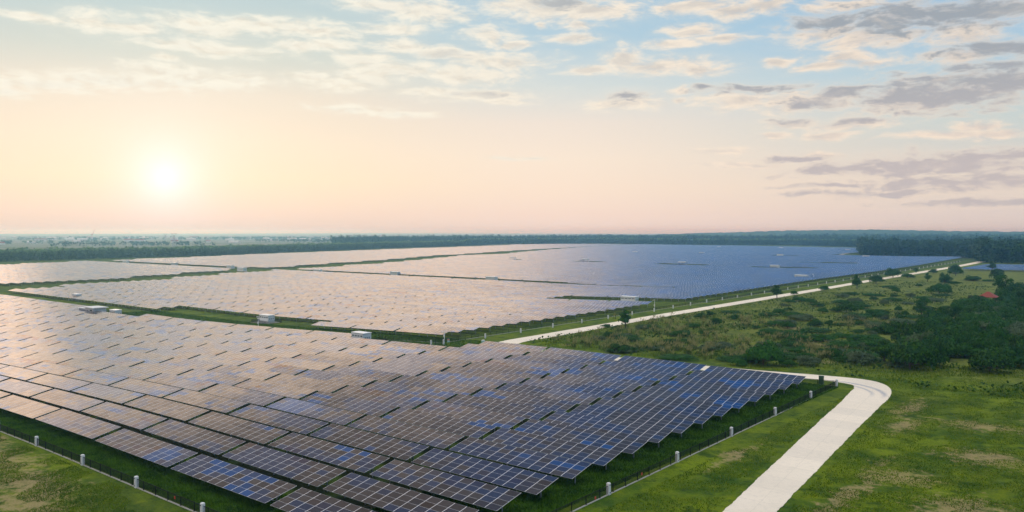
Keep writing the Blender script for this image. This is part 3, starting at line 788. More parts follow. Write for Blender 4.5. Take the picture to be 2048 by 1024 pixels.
# teal-capped cabinet beside road
e_ = link('roadside_cabinet', None, loc=(-142.6, 159.6, zt(-142.6))); b = MB(); b.box(-.35, -.3, 0, .35, .3, 1.05); link('body', b.mesh('body', [M['teal']]), e_)
b = MB(); b.box(-.38, -.33, 1.05, .38, .33, 1.15); b.box(-.30, -.25, 1.15, .30, .25, 1.22); link('lid', b.mesh('lid', [M['white_metal']]), e_)
tag(e_, 'pale teal cabinet with white cap at the road corner', 'cabinet')
e_ = link('electric_cabinet', None, loc=(-54.3, 158.5, 0)); b = MB(); b.box(-.4, -.3, 0, .4, .3, 1.5); link('body', b.mesh('body', [M['green_box']]), e_)
b = MB(); b.box(-.45, -.35, 1.5, .45, .35, 1.56); link('lid', b.mesh('lid', [M['green_box']]), e_)
tag(e_, 'dark green electric cabinet behind the corner fence by the road', 'cabinet')
# small red tags hung on the near fences
sg = MB(); sg.box(-.13, -.015, .55, .13, .015, .85)
SG = sg.mesh('fence_tag', [M['red_sign']])
for (x, y, rz, lb) in [(-83.6, 43.75, 0, 'small red tag hanging on the near fence at the bottom'), (-48.72, 72.6, 90, 'small red tag on the right fence nearest the bottom edge'), (-49.4, 83.4, 90, 'small red tag on the right fence beyond the nearest pillar')]:
    tag(link('fence_tag', SG, loc=(x, y, zt(x)), rot=(0, 0, R(rz))), lb, 'tag', 'red tags on the fences')

# ------------------------------------------------------------------ inverter stations
def station(x, y, label, w=5.6, d=2.5, h=2.75, rz=0, detail=True, grp='white inverter containers'):
    e_ = link('inverter_container', None, loc=(x, y, zt(x)), rot=(0, 0, rz))
    b = MB(); b.box(-w / 2, -d / 2, .45, w / 2, d / 2, h); link('body', b.mesh('body', [M['pale_metal']]), e_)
    b = MB(); V = [(-w / 2 - .15, -d / 2 - .15, h), (w / 2 + .15, -d / 2 - .15, h), (w / 2 + .15, d / 2 + .15, h), (-w / 2 - .15, d / 2 + .15, h),
        (-w / 2 - .15, -d / 2 - .15, h + .10), (w / 2 + .15, -d / 2 - .15, h + .10), (w / 2 + .15, d / 2 + .15, h + .10), (-w / 2 - .15, d / 2 + .15, h + .10)]
    b.quadmesh(V, MB.BF); b.quadmesh([(-w / 2 - .1, -d / 2 - .1, h + .10), (w / 2 + .1, -d / 2 - .1, h + .10), (w / 2 + .1, d / 2 + .1, h + .10), (-w / 2 - .1, d / 2 + .1, h + .10), (-w / 2 + .3, -.05, h + .24), (w / 2 - .3, -.05, h + .24), (w / 2 - .3, .05, h + .24), (-w / 2 + .3, .05, h + .24)], MB.BF)
    link('roof', b.mesh('roof', [M['white_metal']]), e_)
    b = MB(); b.box(-w / 2 - .3, -d / 2 - .3, -.3, w / 2 + .3, d / 2 + .3, .45); link('plinth', b.mesh('plinth', [M['kerb']]), e_)
    if detail:
        for q in range(4):
            b = MB(); x0 = -w / 2 + .2 + q * (w - .4) / 4; x1 = x0 + (w - .4) / 4 - .08
            b.box(x0, -d / 2 - .03, .6, x1, -d / 2 - .002, h - .2)
            dd = link('door', b.mesh('door', [M['white_metal']]), e_)
            b = MB(); b.box(x0 + .15, -d / 2 - .045, 1.8, x1 - .15, -d / 2 - .032, 2.2); link('louvre', b.mesh('louvre', [M['louvre']]), dd)
        for q in (-1, 0, 1):
            b = MB(); b.box(w / 2 + .002, q * .7 - .2, 1.3, w / 2 + .03, q * .7 + .15, 1.75); link('vent', b.mesh('vent', [M['louvre']]), e_)
    tag(e_, label, 'container', grp); return e_
def low_fence(x, y, hx, hy, label, rz=0):
    e_ = link('guard_fence', None, loc=(x, y, zt(x)), rot=(0, 0, rz)); b = MB()
    for (a0, a1) in (((-hx, -hy), (hx, -hy)), ((hx, -hy), (hx, hy)), ((hx, hy), (-hx, hy)), ((-hx, hy), (-hx, -hy))):
        for z in (.1, .6, 1.1): b.bar((*a0, z), (*a1, z), .025)
        ln = math.dist(a0, a1); k_ = int(ln / .14)
        for s in range(k_ + 1):
            t = s / k_; b.bar((a0[0] + (a1[0] - a0[0]) * t, a0[1] + (a1[1] - a0[1]) * t, .1), (a0[0] + (a1[0] - a0[0]) * t, a0[1] + (a1[1] - a0[1]) * t, 1.1), .012)
    link('railing', b.mesh('railing', [M['dark_steel']]), e_)
    b = MB(); b.box(-hx - .15, -hy - .15, -.1, hx + .15, hy + .15, .06); link('slab', b.mesh('slab', [M['kerb']]), e_)
    tag(e_, label, 'fence')
station(-253, 167.5, 'white inverter container in the lane notch behind the camera pole', rz=0)
low_fence(-253, 167.3, 4.6, 3.2, 'dark railing round the white container in the lane notch')
station(-410, 167, 'white inverter container on grass by the leftmost lane notch', w=4.6)
station(-315.5, 142.5, 'white inverter container right of the flat-roofed hut', w=4.6)
station(-174.5, 145.2, 'large white inverter container nearest the camera, in front of the lane', w=5.0, d=2.8)
low_fence(-170.3, 147.3, 2.2, 1.6, 'dark railing beside the container nearest the camera')
station(-186, 303, 'long white inverter container at the right-hand notch near the road', w=7.5)
far = [(-531, 398, 'low white container on the far lane behind the left block'), (-456, 412, 'low white container in the long dark lane, left one'), (-356, 407, 'low white container in the long dark lane, right one'),
       (-604, 728, 'white container strip in the leftmost dark slit of the far rows'), (-510, 738, 'white container strip in the second dark slit of the far rows'), (-388, 731, 'white container strip in the third dark slit of the far rows'),
       (-643, 1062, 'tiny white container left of the thin far slit'), (-285, 709, 'white container strip in the fourth dark slit, nearest the road'), (-194.5, 528, 'white container strip near the road edge of the far rows'),
       (-415, 1050, 'white container strip in the slit in front of the forest'), (-311, 1063, 'white strip container beside the forest patch at right'), (-730, 1529, 'tiny white container near the far forest edge, left one'),
       (-598, 1515, 'tiny white container near the far forest edge, middle one'), (-448, 1430, 'tiny white container near the far forest edge, right one'), (-540, 1075, 'tiny white container in the far blue rows, centre'),
       (-852, 396, 'low white container at the fork of the far left lane'), (-757, 399, 'low white container along the far left lane'), (-655, 397, 'low white container where the far left lane ends')]
for (x, y, lb) in far: station(x, y, lb, w=8, d=3, h=2.8, detail=False, grp='white containers far out among the rows')
station(-600, 374, 'white container with a dark window beside the green corridor', w=9, d=3.5, h=3.3)
# flat-roofed hut
e_ = link('flat_roofed_hut', None, loc=(-328, 140.5, zt(-328))); b = MB(); b.box(-3.6, -2.4, -.3, 3.6, 2.4, 3.1); link('wall', b.mesh('wall', [M['white_conc']]), e_)
b = MB(); b.box(-4.4, -3.0, 3.1, 4.4, 3.0, 3.32); b.box(-4.2, -2.8, 3.32, 4.2, 2.8, 3.40); link('roof', b.mesh('roof', [M['white_conc']]), e_)
for x in (.4, 1.5):
    b = MB(); b.box(x, -2.45, 1.3, x + .9, -2.402, 2.4); link('window', b.mesh('window', [M['window']]), e_)
b = MB(); b.box(-2.0, -2.45, 0, -1.1, -2.402, 2.1); link('door', b.mesh('door', [M['louvre']]), e_)
b = MB(); b.box(-10.5, -2.0, -.3, -4.6, 2.0, 2.5); b.box(-10.8, -2.3, 2.5, -4.5, 2.3, 2.65); link('annex', b.mesh('annex', [M['white_conc']]), e_)
tag(e_, 'white flat-roofed hut with dark windows behind the near block', 'hut')
# grey service cube by container
e_ = link('equipment_box', None, loc=(-259.5, 168.6, zt(-259))); b = MB(); b.box(-.5, -.5, 0, .5, .5, 1.0); link('body', b.mesh('body', [M['louvre']]), e_)
b = MB(); b.box(-.55, -.55, 1.0, .55, .55, 1.15); link('lid', b.mesh('lid', [M['white_metal']]), e_); tag(e_, 'dark equipment box with white lid beside the railed container', 'box')
# camera poles
def cam_pole(x, y, h, label):
    e_ = link('camera_pole', None, loc=(x, y, zt(x))); b = MB(); b.tube([(0, 0, -.2), (0, 0, h)], [.09, .06]); link('pole', b.mesh('pole', [M['white_metal']]), e_)
    b = MB(); b.bar((-.7, 0, h - .25), (.1, 0, h - .05), .04); link('arm', b.mesh('arm', [M['white_metal']]), e_)
    b = MB(); b.tube([(-.7, -.25, h - .35), (-.7, .25, h - .25)], [.13, .11]); link('camera_head', b.mesh('camera_head', [M['white_metal']]), e_)
    b = MB(); b.box(-.2, -.22, 1.0, .2, -.06, 1.7); link('control_box', b.mesh('control_box', [M['white_metal']]), e_)
    tag(e_, label, 'pole', 'camera poles in the solar farm')
cam_pole(-243, 157.5, 3.6, 'white camera pole in front of the railed white container')
cam_pole(-409.5, 163, 3.4, 'white camera pole left of the container by the leftmost notch')
cam_pole(-160.5, 280, 3.6, 'white camera pole at the end of the right-hand notch')
cam_pole(-157.2, 160.0, 2.6, 'short white camera pole beside the gate pillars')
cam_pole(-184, 521, 4.0, 'white camera pole near the far fence')

# ------------------------------------------------------------------ gazebo
e_ = link('gazebo', None, loc=(-62, 372, .9)); b = MB(); r0, r1 = 3.2, .35
V = [(x * r0, y * r0, 2.5) for x, y in ((-1, -1), (1, -1), (1, 1), (-1, 1))] + [(x * r1, y * r1, 4.5) for x, y in ((-1, -1), (1, -1), (1, 1), (-1, 1))]
b.quadmesh(V, MB.BF); b.box(-3.25, -3.25, 2.36, 3.25, 3.25, 2.5); link('roof', b.mesh('roof', [M['red_tile']]), e_)
for sx in (-1, 1):
    for sy in (-1, 1):
        b = MB(); b.box(sx * 2.4 - .12, sy * 2.4 - .12, 0, sx * 2.4 + .12, sy * 2.4 + .12, 2.4); link('column', b.mesh('column', [M['timber']]), e_)
b = MB(); b.box(-2.2, 1.3, .12, 2.2, 1.5, 1.2); b.box(-2.8, -2.8, -.1, 2.8, 2.8, .12); link('base', b.mesh('base', [M['timber']]), e_)
tag(e_, 'small gazebo with red tiled hip roof among dark shrubs', 'gazebo')

# ------------------------------------------------------------------ vegetation
def leaf_quads(C, Nrm, size, rg, flat=.5):
    """quads centred at C, facing around Nrm"""
    n_ = len(C)
    nr = Nrm + rg.normal(0, flat, (n_, 3)); nr /= np.linalg.norm(nr, axis=1)[:, None] + 1e-9
    t = np.cross(nr, rg.normal(0, 1, (n_, 3))); t /= np.linalg.norm(t, axis=1)[:, None] + 1e-9
    bt = np.cross(nr, t); s = (size * rg.uniform(.55, 1.35, n_))[:, None]
    asp = rg.uniform(.55, 1.0, n_)[:, None]
    V = np.stack([C - t * s, C + bt * s * asp * .8 - t * s * .1, C + t * s, C - bt * s * asp * .8 + t * s * .15], 1).reshape(-1, 3)
    return V, np.arange(n_ * 4).reshape(-1, 4)
def crown_pts(rg, lobes, n_):
    lob = np.array(lobes); wts = lob[:, 3] * lob[:, 4]; wts = wts / wts.sum()
    ix = rg.choice(len(lob), n_, p=wts); u = rg.normal(0, 1, (n_, 3)); u[:, 2] = np.where(u[:, 2] < -.3, -u[:, 2] * .6, u[:, 2]); u /= np.linalg.norm(u, axis=1)[:, None]
    rad = rg.uniform(.62, 1.04, n_) ** .6
    C = lob[ix, :3] + u * rad[:, None] * lob[ix][:, [3, 3, 4]]
    return C, u
def make_plant(kind, seed, mat_):
    """returns crown mesh, trunk mesh for a plant of unit size (height 1)"""
    rg = np.random.default_rng(seed)
    if kind == 'bush':
        lobes = []
        for _ in range(15):
            r_ = rg.uniform(0, 1) ** .5; a_ = rg.uniform(0, 6.283); h_ = math.sqrt(max(0, 1 - r_ * r_ * .85))
            lobes.append((.56 * r_ * math.cos(a_), .56 * r_ * math.sin(a_), rg.uniform(.30, .66) * h_, rg.uniform(.20, .32), rg.uniform(.16, .27)))
        lobes.append((0, 0, .30, .60, .34))
        nq, ls = 2200, .046
    elif kind == 'tree':
        lobes = [(rg.normal(0, .10), rg.normal(0, .10), z, r_ * rg.uniform(.8, 1.2), .15) for z, r_ in ((.32, .24), (.42, .30), (.5, .30), (.6, .28), (.7, .24), (.82, .17), (.9, .10))]
        lobes += [(rg.uniform(-.25, .25), rg.uniform(-.25, .25), rg.uniform(.35, .7), .14, .12) for _ in range(4)]
        nq, ls = 1400, .042
    elif kind == 'big':
        lobes = [(rg.uniform(-.28, .28), rg.uniform(-.28, .28), z, rg.uniform(.16, .26), rg.uniform(.12, .18)) for z in np.linspace(.16, .86, 15)]
        nq, ls = 2600, .030
    elif kind == 'flat':
        lobes = []
        for _ in range(18):
            r_ = rg.uniform(0, 1) ** .5; a_ = rg.uniform(0, 6.283); h_ = math.sqrt(max(0, 1 - r_ * r_ * .85))
            lobes.append((1.0 * r_ * math.cos(a_), .75 * r_ * math.sin(a_), rg.uniform(.26, .62) * h_, rg.uniform(.26, .44), rg.uniform(.18, .30)))
        nq, ls = 2800, .056
    C, u = crown_pts(rg, lobes, nq)
    C[:, 2] = np.maximum(C[:, 2], .02)
    V, F = leaf_quads(C, u + np.array([0, 0, .10]), ls, rg, .24)
    cm = mesh_np('crown', V, F, 4, mat_)
    b = MB(); top = .55 if kind in ('tree', 'big') else .35
    b.tube([(0, 0, -.08), (.01, .0, top * .5), (.0, .02, top), (.02, .0, top * 1.4)], [.035, .028, .018, .008], 6)
    for (lx, ly, lz, lr, lh) in lobes[:6]:
        b.tube([(0, 0, top * .4), (lx * .5, ly * .5, lz * .75), (lx * .9, ly * .9, lz)], [.02, .012, .006], 4)
    return cm, b.mesh('trunk', [M['bark']])
PL = {}
for kd in ('bush', 'tree', 'big', 'flat'):
    for mt in ('leaf_dark', 'leaf_grey'):
        PL[kd, mt] = [make_plant(kd, hash_, M[mt]) for hash_ in ((11, 23, 37) if mt == 'leaf_dark' else (51,))]
vr = random.Random(12)
def plant(kind, x, y, w_, h, label, cat, grp=None, grey=False, name=None, sink=0):
    pr = PL[kind, 'leaf_grey' if grey else 'leaf_dark']; cm, tm = pr[vr.randrange(len(pr))]
    e_ = link(name or ('tree' if kind in ('tree', 'big') else 'shrub'), None, loc=(x, y, zt(x) - sink), rot=(0, 0, vr.uniform(0, 6.28)))
    base_w = {'bush': 1.5, 'tree': .75, 'big': .95, 'flat': 2.4}[kind]
    e_.scale = (w_ / base_w, w_ / base_w, h)
    link('crown', cm, e_); link('trunk', tm, e_)
    tag(e_, label, cat, grp); return e_
def gp(u, v):
    """ground point under a picture point of the photograph, used to measure where things stand"""
    x = (u - 1024) / FPX; y = (512 - v) / FPX; p = R(PITCH); c, s = math.cos(p), math.sin(p)
    d = c + s * y; z = c * y - s; fw = np.array([math.sin(R(YAW)), math.cos(R(YAW))]); rt = np.array([math.cos(R(YAW)), -math.sin(R(YAW))])
    Dv = d * fw + x * rt; t = CAMH / -z
    for _ in range(30): t = (CAMH - float(T(Dv[0] * t))) / -z
    q = Dv * t; return q[0], q[1], t
def plant_px(kind, u, v, wp, hp, label, cat, grp=None, grey=False):
    x, y, t = gp(u, v); m_ = t / FPX
    return plant(kind, x, y, wp * m_, hp * m_ * (1.35 if kind in ('bush', 'flat') else 1.1), label, cat, grp, grey)
named = [
 ('tree', 1251, 656, 26, 33, 'slender dark tree standing alone beside the near end of the far road'), ('tree', 1554, 597, 20, 24, 'round dark tree on the road edge next to a low bush'),
 ('tree', 1714, 578, 20, 26, 'dark tree with a bush at its foot by the middle of the road'), ('bush', 1752, 567, 32, 17, 'wide dark bush hugging the road, right of the dark tree'),
 ('bush', 1786, 555, 34, 19, 'two-lobed dark bush hiding a piece of the road'), ('tree', 1832, 546, 11, 10, 'small round tree on the road between larger bushes'),
 ('tree', 1855, 563, 13, 16, 'small dark tree in the scrub below the road'), ('bush', 1890, 567, 30, 21, 'dark broad tree clump left of the tiny blue field'),
 ('bush', 1911, 552, 30, 23, 'dark broad tree clump touching the corner of the small panel field'), ('tree', 1983, 541, 16, 16, 'small round tree in front of the small panel field'),
 ('bush', 1994, 558, 34, 23, 'dark round shrub in front of the small panel field'), ('big', 2009, 600, 42, 48, 'tall dark conical tree behind the red-roofed gazebo'),
 ('big', 2046, 600, 34, 32, 'dark tree at the right edge beside the gazebo'), ('bush', 1527, 731, 84, 48, 'large round dark bush just beyond the near solar block'),
 ('bush', 1574, 733, 40, 17, 'low dark bush leaning against the large round bush on its right'), ('bush', 1474, 731, 42, 16, 'low dark bush at the left foot of the large round bush'),
 ('big', 1843, 630, 34, 33, 'tall dark two-topped tree in the middle of the scrub'), ('bush', 1559, 629, 32, 13, 'dark low bush in the grass left of the scrub belt'),
 ('flat', 1693, 625, 52, 19, 'dark spreading shrub left of the pair in the scrub belt'), ('flat', 1747, 632, 56, 15, 'dark spreading shrub right of the pair in the scrub belt'),
 ('bush', 1797, 640, 24, 13, 'small dark bush below the two-topped tree'), ('flat', 1725, 689, 58, 19, 'dark spreading shrub above the grey-green willow shrub'),
 ('tree', 1768, 726, 40, 42, 'bright green bushy tree at the edge of the dense thicket'), ('flat', 1780, 667, 74, 24, 'wide dark shrub at the top left of the thicket'),
 ('bush', 1236, 656, 18, 6, 'tiny spreading bush at the foot of the slender road tree'), ('bush', 1212, 655, 24, 7, 'low feathery bush on the near road verge'),
 ('bush', 1588, 590, 16, 9, 'small bush on the road verge right of the round tree'), ('bush', 1648, 582, 22, 11, 'low bush pair on the road verge before the dark tree'),
 ('bush', 1946, 562, 36, 11, 'broad low bush in pale grass below the small panel field'), ('bush', 1815, 556, 28, 10, 'low bush just under the road between two trees'),
 ('bush', 1792, 585, 20, 9, 'small dark bush in the upper scrub'), ('flat', 1878, 588, 54, 20, 'wide dark shrub in the upper scrub left of the gazebo'),
 ('bush', 1866, 547, 20, 9, 'small bush on the road verge towards the far corner'), ('bush', 1575, 657, 34, 16, 'mixed green bush in the plumed grass'),
 ('tree', 2000, 575, 16, 16, 'light green young tree beside the tall conical tree'),
]
for (kd, u, v, wp, hp, lb) in named: plant_px(kd, u, v, wp, hp, lb, 'tree' if kd in ('tree', 'big') else 'bush')
for (u, v, wp, hp, lb) in [(1618, 731, 58, 22, 'grey-green willow-like shrub right of the large round bush'), (1722, 729, 62, 30, 'grey-green willow-like shrub beside the bright green tree'), (1605, 641, 60, 14, 'greyish low shrub below the road tree'), (1790, 735, 40, 14, 'bare greyish twiggy shrub at the foot of the bright green tree'), (1583, 655, 20, 9, 'small grey shrub in the plumed grass')]:
    plant_px('bush', u, v, wp, hp, lb, 'bush', None, True)
# dense thicket on the right: every shrub its own object
TH = [(1800, 752), (2075, 762), (2075, 600), (1960, 600), (1880, 640), (1820, 690), (1790, 735)]
def inpoly(u, v, P):
    c_ = False; j_ = len(P) - 1
    for i_ in range(len(P)):
        if (P[i_][1] > v) != (P[j_][1] > v) and u < (P[j_][0] - P[i_][0]) * (v - P[i_][1]) / (P[j_][1] - P[i_][1]) + P[i_][0]: c_ = not c_
        j_ = i_
    return c_
cnt = 0; placed = []
while cnt < 105:
    u = vr.uniform(1790, 2075); v = 745 - 150 * vr.random() ** .8
    if not inpoly(u, v, TH): continue
    x, y, t = gp(u, v)
    if any(math.hypot(x - a_, y - b_) < 3.6 + (y - 170) * .004 for a_, b_ in placed): 
        if vr.random() < .97: continue
    placed.append((x, y)); cnt += 1
    big_ = vr.random() < .3
    plant('flat' if vr.random() < .5 else 'bush', x, y, vr.uniform(7, 11), vr.uniform(3.8, 7.2) * (1.2 if big_ else 1),
          'dark green shrub growing in the dense thicket at the right', 'bush', 'shrubs of the dense thicket', vr.random() < .08)
# scattered shrubs in the open scrub
SCR = [(1060, 695), (1300, 655), (1560, 600), (1900, 552), (2048, 570), (2048, 600), (1880, 640), (1800, 720), (1600, 735), (1280, 715)]
cnt = 0
while cnt < 175:
    u = vr.uniform(1060, 2048); v = vr.uniform(556, 735)
    if not inpoly(u, v, SCR): continue
    if u < 1500 and vr.random() < .6: continue
    x, y, t = gp(u, v)
    if road_dist(x, y) < 7: continue
    if x < -85 and y < 168: continue
    cnt += 1
    plant('flat' if vr.random() < .4 else 'bush', x, y, vr.uniform(3.0, 10.0), vr.uniform(1.2, 3.0), 'low shrub dotted through the open scrub right of the far road', 'bush', 'shrubs dotted through the open scrub', vr.random() < .22)

# ---- grass as stuff
def blades(name, P, hgt, wid, mat_, lean=.45, seed=1):
    rg = np.random.default_rng(seed); n_ = len(P); a_ = rg.uniform(0, 6.283, n_); h = hgt * rg.uniform(.5, 1.3, n_); w_ = wid * rg.uniform(.6, 1.4, n_)
    dx = np.column_stack([np.cos(a_), np.sin(a_), np.zeros(n_)]) * w_[:, None] / 2
    tip = np.column_stack([rg.normal(0, lean, n_) * h, rg.normal(0, lean, n_) * h, h])
    V = np.stack([P - dx, P + dx, P + tip], 1).reshape(-1, 3)
    return V, np.arange(n_ * 3).reshape(-1, 3)
gr = np.random.default_rng(77)
def scatter(n_, x0, x1, y0, y1, keep=None):
    x = gr.uniform(x0, x1, n_); y = gr.uniform(y0, y1, n_)
    if keep is not None:
        m_ = keep(x, y); x, y = x[m_], y[m_]
    return np.column_stack([x, y, T(x)])
rc_ = ROAD_C[::4]
def offroad(x, y, dmin=3.4):
    d_ = np.full(len(x), 1e9)
    for s in range(0, len(rc_), 1):
        if rc_[s, 1] > 330: continue
        d_ = np.minimum(d_, (x - rc_[s, 0]) ** 2 + (y - rc_[s, 1]) ** 2)
    return d_ > dmin * dmin
def clump(x, y, f, seed):
    r_ = np.random.default_rng(seed); v = 0
    for _ in range(5):
        a_ = r_.uniform(0, 6.28); ff_ = f * r_.uniform(.6, 1.6); v = v + np.sin((x * math.cos(a_) + y * math.sin(a_)) * ff_ + r_.uniform(0, 6.28))
    return v
# lawn both sides of the near road and in front of the near fence
Pa = scatter(260000, -47, 12, 50, 200, lambda x, y: offroad(x, y) & (clump(x, y, .8, 1) > -1.2) & (gr.random(len(x)) < np.clip(95 / y, 0, 1)))
Pb = scatter(90000, -160, -50, 26, 43, lambda x, y: clump(x, y, .7, 2) > -.8)
V1, F1 = blades('lawn', np.concatenate([Pa, Pb]), .17, .09, None, .7, 2)
tag(link('lawn_grass', mesh_np('lawn_grass', V1, F1, 3, M['blade'])), 'short rough grass on the verges of the road and fence', 'grass', kind='stuff')
# lush weeds between fences and tables
Pc = scatter(120000, -175, -49.5, 44.2, 53, lambda x, y: clump(x, y, .9, 5) > -9)
Pd = scatter(160000, -66, -50.5, 50, 157, lambda x, y: clump(x, y, .9, 6) > -9)
Pe = scatter(60000, -330, -120, 140, 165, lambda x, y: clump(x, y, .6, 7) > -9)
V1, F1 = blades('weeds', np.concatenate([Pc, Pd, Pe]), .28, .15, None, .5, 3)
tag(link('weeds', mesh_np('weeds', V1, F1, 3, M['weed'])), 'lush dark weeds growing between the fence and the solar tables', 'weeds', kind='stuff')
# low ground cover through the scrub
def in_scrub(x, y): return (x > -131 + 0) & (x < 20) & (y > 172) & (y < 470) & (x > -y * .75) 
Pf = scatter(52000, -138, 25, 166, 520, lambda x, y: (x > -136 - (y - 170) * .02) & (clump(x, y, .16, 9) + .5 * clump(x, y, .5, 10) > .2) & offroad(x, y, 4.5) & (gr.random(len(x)) < np.clip(230 / y, 0, 1)))
Pf[:, 2] += gr.uniform(.0, .9, len(Pf))
V1, F1 = leaf_quads(Pf, np.tile([0, 0, .8], (len(Pf), 1)), .36, gr, .7)
tag(link('ground_cover', mesh_np('ground_cover', V1, F1, 4, M['leaf_low'])), 'low leafy ground cover between the shrubs', 'ground cover', kind='stuff')
Pg = scatter(150000, -140, 25, 166, 420, lambda x, y: (clump(x, y, .2, 19) > -1.0) & offroad(x, y, 4.0) & (gr.random(len(x)) < np.clip(200 / y, 0, 1) ** 1.5))
V1, F1 = blades('meadow', Pg, .45, .16, None, .5, 9)
tag(link('meadow_grass', mesh_np('meadow_grass', V1, F1, 3, M['blade'])), 'knee-high rough meadow grass between the shrubs', 'grass', kind='stuff')
# tall plumed grass
PLZ = [(1165, 690, 90, 14), (1290, 665, 130, 22), (1350, 650, 120, 16), (1430, 690, 120, 26), (1330, 700, 130, 16), (1480, 715, 60, 14), (1620, 700, 70, 16), (1560, 675, 60, 12), (1700, 650, 40, 10), (1240, 700, 80, 12), (1650, 715, 50, 10), (1500, 650, 80, 14), (1760, 655, 50, 10)]
cl_ = []
pr_ = random.Random(5)
for (u0, v0, su, sv) in PLZ:
    for _ in range(int(su * .36)):
        u = pr_.gauss(u0, su / 2.2); v = pr_.gauss(v0, sv / 2)
        if v > 745 or v < 630: continue
        x, y, t = gp(u, v)
        if y < 168 or road_dist(x, y) < 6: continue
        cl_.append((x, y, 0))
cl_ = np.array(cl_); k_ = 26
Pt = np.repeat(cl_, k_, 0) + np.column_stack([gr.normal(0, .38, len(cl_) * k_), gr.normal(0, .38, len(cl_) * k_), np.zeros(len(cl_) * k_)])
V1, F1 = blades('reed', Pt, 1.35, .075, None, .28, 11)
k2 = 11
Pp = np.repeat(cl_, k2, 0) + np.column_stack([gr.normal(0, .34, len(cl_) * k2), gr.normal(0, .34, len(cl_) * k2), np.zeros(len(cl_) * k2)])
lean = gr.normal(0, .22, (len(Pp), 2)) + np.array([.15, .05])
hh = gr.uniform(1.5, 2.3, len(Pp))
base_p = Pp + np.column_stack([lean * .8, hh * .62]); tipp = Pp + np.column_stack([lean * 1.9, hh])
side = np.column_stack([np.full(len(Pp), .055), np.full(len(Pp), .04), np.zeros(len(Pp))])
V2 = np.stack([base_p - side, base_p + side, tipp], 1).reshape(-1, 3); F2 = np.arange(len(V2)).reshape(-1, 3) + len(V1)
mi = np.concatenate([np.zeros(len(F1)), np.ones(len(F2))])
tag(link('plumed_grass', mesh_np('plumed_grass', np.concatenate([V1, V2]), np.concatenate([F1, F2]), 3, [M['reed'], M['plume']], matidx=mi)), 'tall grass with straw-coloured plumes beyond the near block', 'grass', kind='stuff')

# ------------------------------------------------------------------ forest
fr_ = np.random.default_rng(21)
def forest(name, P, H, Wd, nq, ls, mat_, label, seed):
    rg = np.random.default_rng(seed); n_ = len(P)
    u = rg.normal(0, 1, (n_, nq, 3)); u[:, :, 2] = np.where(u[:, :, 2] < -.2, -u[:, :, 2], u[:, :, 2]); u /= np.linalg.norm(u, axis=2)[:, :, None]
    rad = rg.uniform(.55, 1.08, (n_, nq))[:, :, None]
    ch = H * np.clip(rg.normal(1.0, .13, n_), .7, 1.45)
    cz = (ch * .60)[:, None]; sz = (ch * .42)[:, None]; sw = (Wd * rg.uniform(.8, 1.2, n_))[:, None]
    C = P[:, None, :] + np.stack([u[:, :, 0] * sw * rad[:, :, 0], u[:, :, 1] * sw * rad[:, :, 0], cz + u[:, :, 2] * sz * rad[:, :, 0]], 2)
    # a skirt of lower leaves down the stem
    low = rg.random((n_, nq)) < .28; C[:, :, 2] = np.where(low, P[:, None, 2] + rg.uniform(.05, .55, (n_, nq)) * ch[:, None], C[:, :, 2])
    C = C.reshape(-1, 3); U = u.reshape(-1, 3) + np.array([0, 0, .12])
    V, F = leaf_quads(C, U, ls, rg, .35)
    o = link(name, mesh_np(name, V, F, 4, mat_)); tag(o, label, 'forest', kind='stuff'); return o
FE = np.array([(-990, 60), (-986, 200), (-992, 324), (-1008, 436), (-1012, 565), (-1110, 794), (-1228, 1119), (-1300, 1400), (-1385, 1600), (-1270, 1915), (-1060, 1865), (-935, 1850), (-715, 1935), (-600, 1850), (-480, 1760), (-300, 1720), (0, 1750), (420, 1850)], float)
def along(FE, spacing, d0, d1, rg, rowsp):
    """points filling a strip from d0 to d1 metres outward of the polyline, away from the camera"""
    out_ = []
    seg = np.diff(FE, axis=0); ln = np.linalg.norm(seg, axis=1)
    for k_ in range(len(seg)):
        ns = max(1, int(ln[k_] / spacing))
        t = (np.arange(ns) + .5) / ns
        base_ = FE[k_] + seg[k_] * t[:, None]
        dirn = base_ / np.linalg.norm(base_, axis=1)[:, None]
        for d_ in np.arange(d0, d1, rowsp):
            q_ = base_ + dirn * (d_ + rg.uniform(-rowsp / 2, rowsp / 2, (ns, 1))) + rg.uniform(-spacing / 2, spacing / 2, (ns, 2))
            out_.append(q_)
    q_ = np.concatenate(out_); return np.column_stack([q_, T(q_[:, 0])])
LE = FE[:9]; BE = FE[7:]
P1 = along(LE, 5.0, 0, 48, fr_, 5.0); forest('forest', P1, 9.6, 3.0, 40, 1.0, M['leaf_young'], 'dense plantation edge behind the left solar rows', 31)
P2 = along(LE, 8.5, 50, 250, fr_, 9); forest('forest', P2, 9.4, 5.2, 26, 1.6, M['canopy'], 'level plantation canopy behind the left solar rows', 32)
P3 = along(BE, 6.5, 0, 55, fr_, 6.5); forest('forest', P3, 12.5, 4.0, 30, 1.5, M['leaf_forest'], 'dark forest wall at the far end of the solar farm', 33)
P4 = along(BE, 13, 60, 300, fr_, 14); forest('forest', P4, 12.0, 8.0, 22, 2.6, M['canopy'], 'lighter canopy behind the far forest wall', 34)
